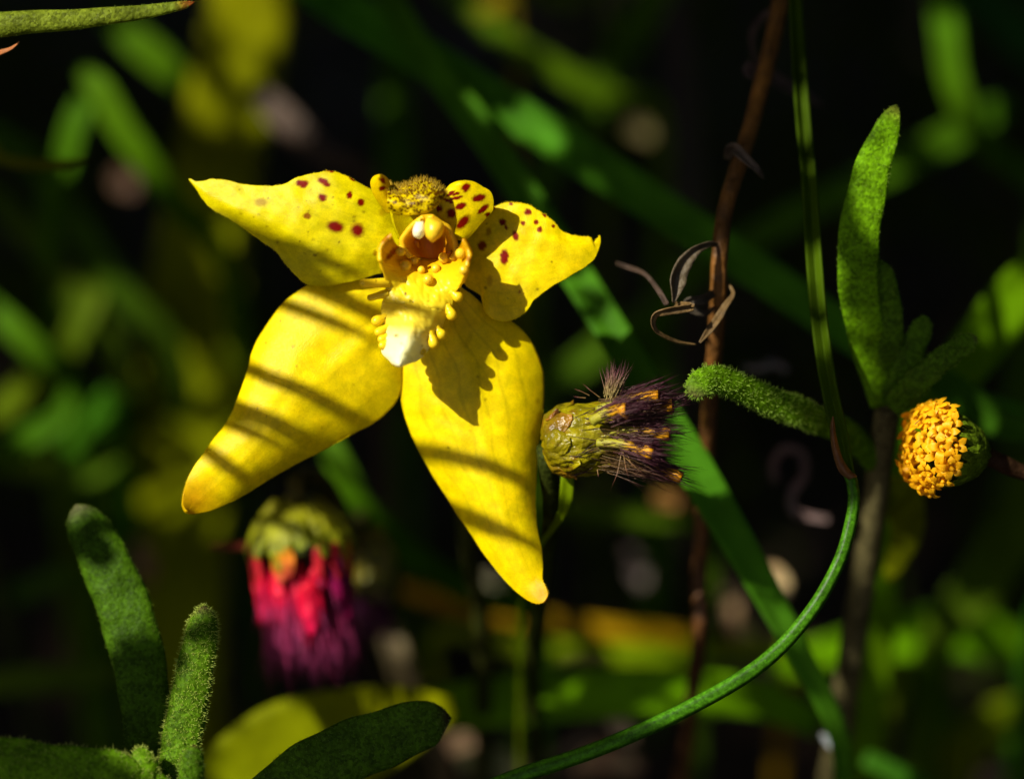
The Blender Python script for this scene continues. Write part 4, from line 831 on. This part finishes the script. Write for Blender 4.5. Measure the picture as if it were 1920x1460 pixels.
for k, (pts, c, lit, lab) in enumerate([
    ([(-60, 230, -80, 44), (60, 300, -78, 54), (150, 430, -78, 56), (240, 560, -80, 54), (330, 680, -86, 44)], (0.04, 0.10, 0.015), (), "dark green blade slanting down from the left edge under the olive tip"),
    ([(-60, 330, -84, 40), (40, 420, -82, 50), (140, 560, -82, 50), (230, 700, -86, 44)], (0.05, 0.09, 0.012), (), "duller blade running beside the slanting dark one"),
    ([(-60, 540, -74, 34), (30, 620, -72, 46), (100, 690, -74, 42), (190, 790, -84, 36)], (0.05, 0.13, 0.012), [(25, 625, -72, 20), (60, 660, -72, 16)], "mid green blade stub at the left edge level with the sepal's middle"),
    ([(190, 500, -84, 30), (170, 570, -82, 44), (130, 660, -82, 44), (110, 800, -86, 40)], (0.09, 0.12, 0.01), [(165, 580, -82, 16)], "upright olive blade crossing the slanting ones on the left"),
    ([(-40, 800, -80, 34), (20, 755, -78, 44), (80, 715, -78, 38)], (0.07, 0.12, 0.01), [(10, 760, -78, 20)], "small leaf tip at the left edge lit yellow-green"),
    ([(0, 860, -74, 40), (60, 820, -72, 50), (115, 785, -72, 44), (140, 750, -74, 16)], (0.06, 0.14, 0.01), [(105, 792, -72, 22), (85, 808, -72, 16)], "short leaf pointing up with a bright tip above the rosette"),
    ([(120, 850, -80, 30), (180, 790, -78, 46), (215, 760, -78, 34)], (0.03, 0.12, 0.015), [(185, 785, -78, 18)], "small deep green leaf tip above the rosette herb"),
    ([(-40, 850, -86, 40), (60, 875, -84, 46), (150, 890, -82, 46), (205, 865, -82, 44), (235, 820, -84, 20)], (0.06, 0.11, 0.008), [(200, 870, -82, 22), (215, 845, -82, 14)], "upturned leaf with a lit end above the rosette's longest leaf"),
    ([(-80, 1290, -64, 40), (40, 1275, -62, 52), (160, 1270, -62, 46), (230, 1270, -64, 20)], (0.05, 0.09, 0.010), (), "dim leaf lying level behind the rosette's long leaf"),
    ([(-80, 1120, -84, 36), (40, 1110, -82, 44), (150, 1085, -82, 36)], (0.04, 0.09, 0.012), (), "dim narrow leaf level with the rosette's longest leaf"),
    ([(745, 60, -112, 40), (742, 150, -110, 56), (742, 240, -108, 58), (744, 330, -108, 50), (750, 450, -112, 46)], (0.05, 0.13, 0.01), [(742, 270, -108, 30), (742, 215, -108, 16)], "blurred green blade rising behind the dorsal sepal"),
    ([(1260, -80, -96, 60), (1200, 40, -94, 64), (1130, 160, -94, 62), (1070, 260, -96, 58), (1000, 400, -100, 50)], (0.05, 0.11, 0.015), (), "dim blade crossing the long slanting blade above the orchid"),
    ([(820, -40, -84, 40), (930, 60, -82, 44), (1040, 130, -82, 44), (1150, 185, -84, 40), (1240, 230, -88, 30)], (0.06, 0.12, 0.008), [(1090, 155, -83, 18)], "slim olive blade parallel above the long slanting one"),
    ([(860, 5, -84, 10), (920, 20, -82, 36), (965, 38, -82, 16)], (0.16, 0.13, 0.01), [(935, 24, -82, 14)], "small yellowed leaf tip at the top edge"),
    ([(1000, -30, -96, 30), (1060, 0, -94, 40), (1140, 10, -94, 24)], (0.08, 0.12, 0.006), (), "olive leaf end along the top edge"),
    ([(1330, 520, -94, 20), (1200, 600, -92, 44), (1080, 690, -92, 44), (980, 780, -96, 40)], (0.05, 0.11, 0.01), [(1070, 640, -90, 28)], "blurred blade behind the orchid's right petal"),
    ([(1735, 1250, -84, 34), (1760, 1300, -84, 44), (1785, 1355, -84, 26)], (0.05, 0.14, 0.004), [(1755, 1300, -84, 20), (1768, 1330, -84, 14)], "short bright blade hanging under the arching leaf"),
    ([(1690, 1240, -64, 30), (1680, 1300, -66, 40), (1650, 1380, -70, 40), (1640, 1480, -76, 36)], (0.08, 0.11, 0.008), [(1680, 1305, -66, 18)], "olive stub beside the herb's stem base"),
    ([(1960, 1330, -88, 60), (1880, 1350, -86, 80), (1810, 1400, -86, 84), (1790, 1480, -90, 60)], (0.10, 0.14, 0.004), [(1905, 1365, -86, 34), (1815, 1415, -86, 32), (1850, 1450, -86, 24)], "curled yellow-green leaf in the lower right corner"),
    ([(1990, 850, -74, 90), (1920, 960, -70, 110), (1840, 1090, -68, 100), (1760, 1200, -70, 70)], (0.055, 0.10, 0.010), (), "wide dim leaf slanting below the button flower head"),
    ([(1620, 1420, -44, 30), (1680, 1450, -44, 36), (1740, 1500, -46, 30)], (0.03, 0.11, 0.02), [(1680, 1448, -44, 14)], "dark green leaf tip low beside the herb's stem"),
    ([(1000, 930, -66, 30), (1100, 960, -62, 44), (1220, 970, -62, 40), (1330, 1010, -66, 30)], (0.05, 0.10, 0.010), (), "dim leaf lying level below the withered flower head"),
]):
    blade("grass_blade", lab, "grass", pts, c, 'end', lit, 0.2)
# the broad bright leaf at the bottom
blade("broad_leaf", "broad sunlit yellow-green leaf under the crimson flower head", "leaf", [(330, 1600, -29, 110), (430, 1500, -29, 190), (540, 1425, -30, 220), (660, 1382, -30, 190), (770, 1348, -31, 130), (850, 1325, -32, 40)], (0.15, 0.185, 0.002), 'start', [(520, 1440, -29, 46), (610, 1410, -29, 40), (460, 1430, -29, 32), (700, 1370, -26, 30), (560, 1380, -29, 20), (480, 1340, -29, 16), (770, 1345, -27, 18), (560, 1460, -29, 40)], 0.1, thick=0.0003, nv=11)
# light green leaf beside the withered head's stem
blade("grass_blade", "narrow lit green blade beside the withered head's stem", "grass", [(1064, 875, -4, 22), (1062, 930, -4.2, 26), (1050, 970, -6, 16), (1015, 1020, -10, 8), (985, 1080, -16, 7), (975, 1180, -26, 7)], (0.10, 0.15, 0.003), 'end', [(1062, 905, -4, 14), (1058, 945, -4, 12)], 0.3)
# dry stems and scraps
def dry(name, lab, cat, pts, c, lit=(), root='end', fold=0.5): return blade(name, lab, cat, pts, c, root, lit, fold, mat='dry', thick=0.0002)
dry("withered_stalk", "pale dry stem slanting down beside the crimson flower head", "stem", [(715, 1120, -56, 16), (730, 1180, -54, 44), (755, 1260, -54, 46), (785, 1340, -56, 42), (830, 1440, -60, 40)], (0.10, 0.06, 0.025), [(735, 1200, -54, 10)])
dry("withered_stalk", "thin dark brown stem rising behind the slanting blades at the top", "stem", [(1255, -60, -120, 40), (1275, 120, -118, 44), (1285, 300, -118, 44), (1300, 520, -122, 40)], (0.05, 0.03, 0.03))
dry("withered_stalk", "brownish stem behind the left petal's tip", "stem", [(470, 160, -74, 30), (520, 210, -72, 54), (600, 290, -72, 44), (700, 380, -76, 40)], (0.035, 0.02, 0.012), [(515, 205, -72, 20)])
dry("curled_tendril", "thin curled brown tendril behind the curving stem", "tendril", [(1455, 905, -34, 12), (1450, 870, -33, 14), (1470, 842, -32, 14), (1503, 850, -32, 14), (1508, 890, -32, 14), (1485, 925, -32, 15), (1492, 960, -32, 16), (1555, 975, -32, 12)], (0.10, 0.06, 0.055), (), None)
dry("curled_tendril", "small grey curled tendril above the hairy leaf tip", "tendril", [(1395, 690, -34, 10), (1425, 690, -33, 13), (1450, 682, -33, 13), (1475, 695, -33, 10)], (0.09, 0.085, 0.09), (), None)
for k, (pts, c, lit, lab) in enumerate([
    ([(1355, 1080, -74, 14), (1368, 1110, -74, 28), (1375, 1160, -74, 22), (1378, 1200, -75, 8)], (0.2, 0.13, 0.06), [(1370, 1115, -74, 8)], "upright pale dry scrap behind the curving stem"),
    ([(1420, 1055, -48, 12), (1452, 1075, -48, 34), (1472, 1100, -48, 26), (1460, 1130, -48, 10)], (0.28, 0.2, 0.09), [(1458, 1085, -48, 14)], "curved tan scrap behind the curving stem"),
    ([(1395, 1160, -60, 14), (1405, 1180, -60, 32), (1412, 1205, -60, 14)], (0.16, 0.15, 0.03), [(1405, 1180, -60, 12)], "small olive-tan scrap between the dry scraps and the stem"),
    ([(1140, 1345, -50, 16), (1168, 1365, -50, 40), (1190, 1390, -50, 18)], TAN, [(1168, 1365, -50, 16)], "tan scrap under the bottom leaf beside the curving stem"),
    ([(830, 1380, -70, 20), (865, 1395, -70, 44), (890, 1420, -70, 16)], (0.13, 0.08, 0.04), [(862, 1395, -70, 8)], "pinkish scrap near the tip of the rosette's dark leaf"),
    ([(880, 1085, -76, 16), (905, 1100, -76, 44), (935, 1110, -76, 16)], (0.12, 0.11, 0.06), [(905, 1098, -76, 16)], "greyish scrap beside the right sepal's lower edge"),
    ([(1175, 1030, -84, 12), (1195, 1060, -84, 40), (1205, 1100, -84, 16)], (0.11, 0.08, 0.07), [(1195, 1060, -84, 14)], "dim grey-brown scrap below the withered flower head"),
    ([(1230, 920, -66, 12), (1250, 945, -66, 50), (1262, 980, -66, 20)], (0.13, 0.06, 0.006), [(1248, 945, -66, 8)], "orange-brown scrap just below the purple bristles"),
    ([(215, 320, -96, 20), (232, 340, -96, 50), (250, 365, -96, 20)], (0.05, 0.02, 0.006), [(232, 340, -96, 8)], "brown round scrap behind the left petal's tip"),
    ([(255, 1010, -80, 12), (270, 1050, -80, 40), (280, 1100, -80, 10)], (0.12, 0.05, 0.02), (), "brown scrap above the rosette's finger leaf"),
    ([(1180, 230, -96, 14), (1200, 245, -96, 50), (1225, 262, -96, 16)], (0.05, 0.04, 0.006), [(1200, 245, -96, 6)], "yellowish scrap beside the long slanting blade"),
    ([(1080, 1440, -70, 20), (1130, 1420, -70, 50), (1200, 1440, -70, 20)], (0.26, 0.15, 0.07), [(1120, 1425, -70, 14)], "reddish-tan scrap at the bottom edge under the curving stem"),
    ([(860, 1425, -54, 30), (930, 1430, -54, 60), (1010, 1450, -54, 30)], (0.16, 0.16, 0.05), [(930, 1430, -54, 22)], "olive scrap at the bottom edge right of the rosette's dark leaf"),
    ([(1540, 1375, -26, 8), (1555, 1392, -26, 14), (1572, 1412, -26, 6)], (0.2, 0.22, 0.23), [(1555, 1392, -26, 6)], "tiny pale blue-grey scrap by the herb's stem"),
]):
    dry("dry_scrap", lab, "dry leaf", pts, c, lit, 'end' if False else None, 0.2)
blade("red_stalk", "short reddish stalk touching the crimson head", "stalk", [(395, 1022, -26, 6), (430, 1024, -26, 12), (475, 1022, -27, 12), (520, 1020, -28, 8)], (0.16, 0.02, 0.01), None, (), 0.4, mat='dry')

# ------------------------------------------------------------------ undergrowth further back
r_ = np.random.default_rng(77)
mb = MB()
for i in range(420):
    px = r_.uniform(-300, 2220); dback = r_.uniform(130, 420)
    base = CAM + RIGHT * r_.uniform(-0.22, 0.22); y = r_.uniform(0.10, 0.55)
    p = np.array((r_.uniform(-0.26, 0.26), y, -0.003)); h = r_.uniform(0.03, 0.085)
    lean = r_.normal(size=2) * 0.03
    P = spline([p, p + np.array((lean[0] * .3, lean[1] * .3, h * 0.55)), p + np.array((lean[0], lean[1], h * 0.95)), p + np.array((lean[0] * 2.0, lean[1] * 2.0, h))], 9)
    wd = np.interp(np.linspace(0, 1, 9), [0, .4, 1], [0.002, 0.003, 0.0004]) * r_.uniform(0.6, 1.4)
    V, F = ribbon(P, wd, 0.3, 3, hint=np.array((r_.normal(), -1.0, 0.5)))
    mb.add(V, F, np.array((0.028, 0.045, 0.003)) * r_.uniform(0.5, 1.3))
g = mb.build("grass", M['blade']); tag(g, "dim short grass covering the soil behind the flowers", "grass", kind="stuff")
mb = MB()
for i in range(380):
    p = np.array((r_.uniform(-0.3, 0.3), r_.uniform(-0.05, 0.6), r_.uniform(0.0, 0.006))); a = r_.uniform(0, 6.28)
    L = r_.uniform(0.006, 0.022); d = np.array((math.cos(a), math.sin(a), r_.normal() * 0.25))
    P = spline([p - d * L / 2, p + np.array((0, 0, r_.uniform(0, .003))), p + d * L / 2], 6)
    V, F = ribbon(P, np.array([.2, .8, 1, 1, .7, .15]) * L * r_.uniform(0.15, 0.4), 0.4, 3, hint=np.array((0, -.2, 1.0)))
    mb.add(V, F, np.array((0.10, 0.055, 0.03)) * r_.uniform(0.35, 1.2))
g = mb.build("leaf_litter", M['dry']); tag(g, "brown dead leaves lying on the soil", "leaf litter", kind="stuff")

# ------------------------------------------------------------------ unseen grass and an added leaf screen that shade the picture
E1 = np.cross(SUN, np.array((0, 0, 1.0))); E1 /= np.linalg.norm(E1); E2 = np.cross(SUN, E1)
# narrow grass blades about 11 cm towards the sun: their shadows band the sepals
tuft = thing("overhanging_grass", soil_under(W(-900, 200, 60)), "loose tuft of narrow grass leaning over the orchid from the sunny side", "grass")
SH = 0.110
bands = [([(430, 668, -1), (468, 694, -1), (570, 738, -1), (678, 784, -1), (785, 832, -1.5), (890, 868, -1.5), (1003, 908, -1.5), (1100, 950, -1.5)], 27),
         ([(400, 735, -1), (448, 768, -1), (540, 808, -1), (620, 845, -1), (740, 896, -1.5), (857, 955, -1.5), (940, 997, -1.5), (1015, 1026, -1.5)], 33),
         ([(350, 822, -1), (389, 852, -1), (432, 882, -1), (478, 905, -1), (520, 940, -1)], 28),
         ([(500, 545, -1), (537, 564, -1), (620, 602, -1), (706, 640, -1)], 26),
         ([(560, 505, -1), (606, 534, -1), (660, 568, -1), (705, 600, -1)], 36),
         ([(420, 416, -1), (470, 440, -1), (540, 472, -1), (620, 502, -1), (690, 524, -1)], 30),
         ([(700, 560, 3.5), (725, 575, 3.5), (780, 588, 4), (832, 604, 3.5)], 36),
         ([(400, 775, -1), (450, 800, -1), (500, 828, -1), (560, 852, -1)], 26)]
for k, (pts, wpx) in enumerate(bands):
    Q = np.asarray(pts, float); P = W(Q[:, 0], Q[:, 1], Q[:, 2]) + SUN * (SH + 0.006 * (k % 4))
    out = -0.9 * RIGHT + 0.42 * UP                       # the blades arch in from the upper left
    far = P[0] + out * (0.055 + 0.004 * k)
    root = np.array((far[0] - 0.05 + 0.003 * k, far[1] + 0.004 * k, -0.002))
    if k == 0: tuft.location = root; bpy.context.view_layer.update()
    ORIGIN[tuft.name] = np.array(tuft.location)
    P = np.vstack([root, (root + far) / 2 + np.array((-0.012, 0, 0.03)), far, P[0] + out * 0.018, P])
    wd = np.concatenate([[0.001, 0.0013, 0.0014, wpx * mm_px(0) * 0.9], np.full(len(Q) - 1, wpx * mm_px(0)), [wpx * mm_px(0) * 0.35]])
    X = spline(np.hstack([P, wd[:, None]]), 70)
    V, F = ribbon(X[:, :3], X[:, 3], 0.15, 5, hint=SUN)
    mesh_obj("blade", V, F, M['blade'], tuft, col=np.outer(np.ones(len(V)), GRN), thick=0.0002)

# a leafy shrub: added unseen to cast shade, gaps cut for the sun flecks
cell = 0.001
samples = []
for d in (0, -40, -80, -120, -200, -320):
    gx_, gy_ = np.meshgrid(np.linspace(-150, 2070, 24), np.linspace(-150, 1610, 18))
    samples.append(W(gx_, gy_, d).reshape(-1, 3))
S_ = np.vstack(samples); S_ = S_[S_[:, 2] > -0.005]
A_ = S_ @ E1; B_ = S_ @ E2
a0, b0 = A_.min() - 0.02, B_.min() - 0.02
na, nb = int((A_.max() - a0 + 0.02) / cell), int((B_.max() - b0 + 0.02) / cell)
litm = np.zeros((na, nb), bool); need = np.zeros((na, nb), bool)
ii, jj = np.meshgrid(np.arange(na), np.arange(nb), indexing='ij')
for P, r in LIT:
    rr = int(math.ceil((r + 0.0006) / cell))
    for a, b in zip(((P @ E1 - a0) / cell).astype(int), ((P @ E2 - b0) / cell).astype(int)):
        x0, x1, y0, y1 = max(a - rr, 0), min(a + rr + 1, na), max(b - rr, 0), min(b + rr + 1, nb)
        if x0 >= x1 or y0 >= y1: continue
        litm[x0:x1, y0:y1] |= np.hypot(ii[x0:x1, y0:y1] - a, jj[x0:x1, y0:y1] - b) <= rr
for a, b in zip(((A_ - a0) / cell).astype(int), ((B_ - b0) / cell).astype(int)):
    need[max(a - 12, 0):a + 13, max(b - 12, 0):b + 13] = True
need &= ~litm
screen = thing("shade_screen", np.array((-0.30, -0.10, -0.002)), "leafy shrub added out of view towards the sun to shade the scene", "screen")
mb = MB(); r_ = np.random.default_rng(99); fails = 0; nleaf = 0
cand = np.argwhere(need); r_.shuffle(cand)
layers = np.zeros((na, nb), int)
for a, b in cand:
    if layers[a, b] >= 1: continue
    for L in (0.034, 0.024, 0.016, 0.010, 0.006, 0.0035):
        ok = False
        for tr in range(3):
            ang = r_.normal(0.5, 0.5); wdt = L * r_.uniform(0.22, 0.34); k = int(L / cell / 2) + 2
            ca, sa = math.cos(ang), math.sin(ang)
            ca_ = a + r_.uniform(-.3, .3) * L / cell * ca; cb_ = b + r_.uniform(-.3, .3) * L / cell * sa
            x0, x1, y0, y1 = int(max(ca_ - k, 0)), int(min(ca_ + k, na)), int(max(cb_ - k, 0)), int(min(cb_ + k, nb))
            U_ = ((ii[x0:x1, y0:y1] - ca_) * ca + (jj[x0:x1, y0:y1] - cb_) * sa) * cell; V_ = (-(ii[x0:x1, y0:y1] - ca_) * sa + (jj[x0:x1, y0:y1] - cb_) * ca) * cell
            inside = (np.abs(U_) < L / 2) & (np.abs(V_) < np.maximum(wdt * (1 - (2 * U_ / L) ** 2), 0.0006))
            if not (inside & litm[x0:x1, y0:y1]).any(): ok = True; break
        if ok: break
    if not ok: continue
    layers[x0:x1, y0:y1] += inside
    base = E1 * (a0 + ca_ * cell) + E2 * (b0 + cb_ * cell)
    f0 = FOCUS @ SUN
    for t in np.arange(0.15, 0.5, 0.02):
        c = base + SUN * (f0 + t + r_.uniform(0, 0.05))
        if c[2] < 0.02: continue
        x_, y_, d_ = to_px(c)
        if d_ > 270 or x_ < -500 or x_ > 2420 or y_ < -500: break
    dir_ = E1 * ca + E2 * sa; P = np.array([c - dir_ * L / 2, c - dir_ * L / 4, c, c + dir_ * L / 4, c + dir_ * L / 2])
    P = P + SUN * np.array([0, .08, .1, .08, 0])[:, None] * L
    V, F = ribbon(P, np.array([.1, 1.5, 2, 1.5, .1]) * wdt, 0.25, 3, hint=SUN + r_.normal(size=3) * 0.15)
    mb.add(V, F, np.array((0.05, 0.09, 0.015)) * r_.uniform(0.7, 1.3)); nleaf += 1
def blocks(P, pad=0):
    a = ((P @ E1 - a0) / cell).astype(int); b = ((P @ E2 - b0) / cell).astype(int)
    k = (a >= 0) & (a < na) & (b >= 0) & (b < nb)
    return litm[a[k], b[k]].any()
def in_view(P, m=250):
    x_, y_, d_ = to_px(P)
    return ((d_ < 275) & (x_ > -m) & (x_ < 1920 + m) & (y_ > -m) & (y_ < 1460 + m)).any()
for i in range(6500):          # more unseen leaves added over the scene to cut the skylight
    c = np.array((r_.uniform(-0.40, 0.40), r_.uniform(-0.16, 0.55), r_.uniform(0.15, 0.40)))
    if i % 3 == 0: c = np.array((r_.choice((-1, 1)) * r_.uniform(0.17, 0.34), r_.uniform(-0.1, 0.5), r_.uniform(0.0, 0.25)))
    L = r_.uniform(0.022, 0.045); wdt = L * r_.uniform(0.2, 0.32)
    d = r_.normal(size=3) * np.array((1, 1, 0.35)); d /= np.linalg.norm(d)
    P = c + d * np.linspace(-.5, .5, 5)[:, None] * L - np.array((0, 0, 1.0)) * (np.linspace(-.5, .5, 5) ** 2)[:, None] * L * 0.6
    V, F = ribbon(P, np.array([.1, 1.5, 2, 1.5, .1]) * wdt, 0.25, 3, hint=np.array((r_.normal() * .4, r_.normal() * .4, 1.0)))
    G_ = V.reshape(5, 3, 3); ti = np.linspace(0, 4, 33); i0 = np.minimum(ti.astype(int), 3); f_ = (ti - i0)[:, None, None]
    G_ = G_[i0] * (1 - f_) + G_[i0 + 1] * f_; ww = np.linspace(0, 1, 13)[None, :, None]
    if in_view(V) or blocks((G_[:, :1] * (1 - ww) + G_[:, 2:] * ww).reshape(-1, 3)): continue
    if np.linalg.norm(c - CAM) < 0.05: continue
    mb.add(V, F, np.array((0.04, 0.065, 0.006)) * r_.uniform(0.7, 1.3)); nleaf += 1
o = mb.build("shade_foliage", M['leaf'], screen); tag(o, kind="stuff")
print("shrub leaves", nleaf, "lit share", litm.mean())
cen = np.vstack(mb.V).mean(0)
rt = np.array(screen.location)
nb_ = 0
for k in range(60):
    e = cen + r_.normal(size=3) * np.array((0.12, 0.10, 0.05))
    P = spline([rt, rt + np.array((0.0, 0.0, 0.12)), (rt + e) / 2 + np.array((-0.06, -0.03, 0.12)), e + np.array((-0.04, -0.03, 0.03))], 200)
    if blocks(P) or in_view(P, 120): continue
    P = P[::7]
    V, F = tube(P, np.linspace(0.004, 0.0012, len(P)), 8)
    mesh_obj("screen_branch", V, F, M['dry'], screen, col=np.outer(np.ones(len(V)), (0.10, 0.07, 0.045))); nb_ += 1
    if nb_ >= 7: break
print("branches", nb_)
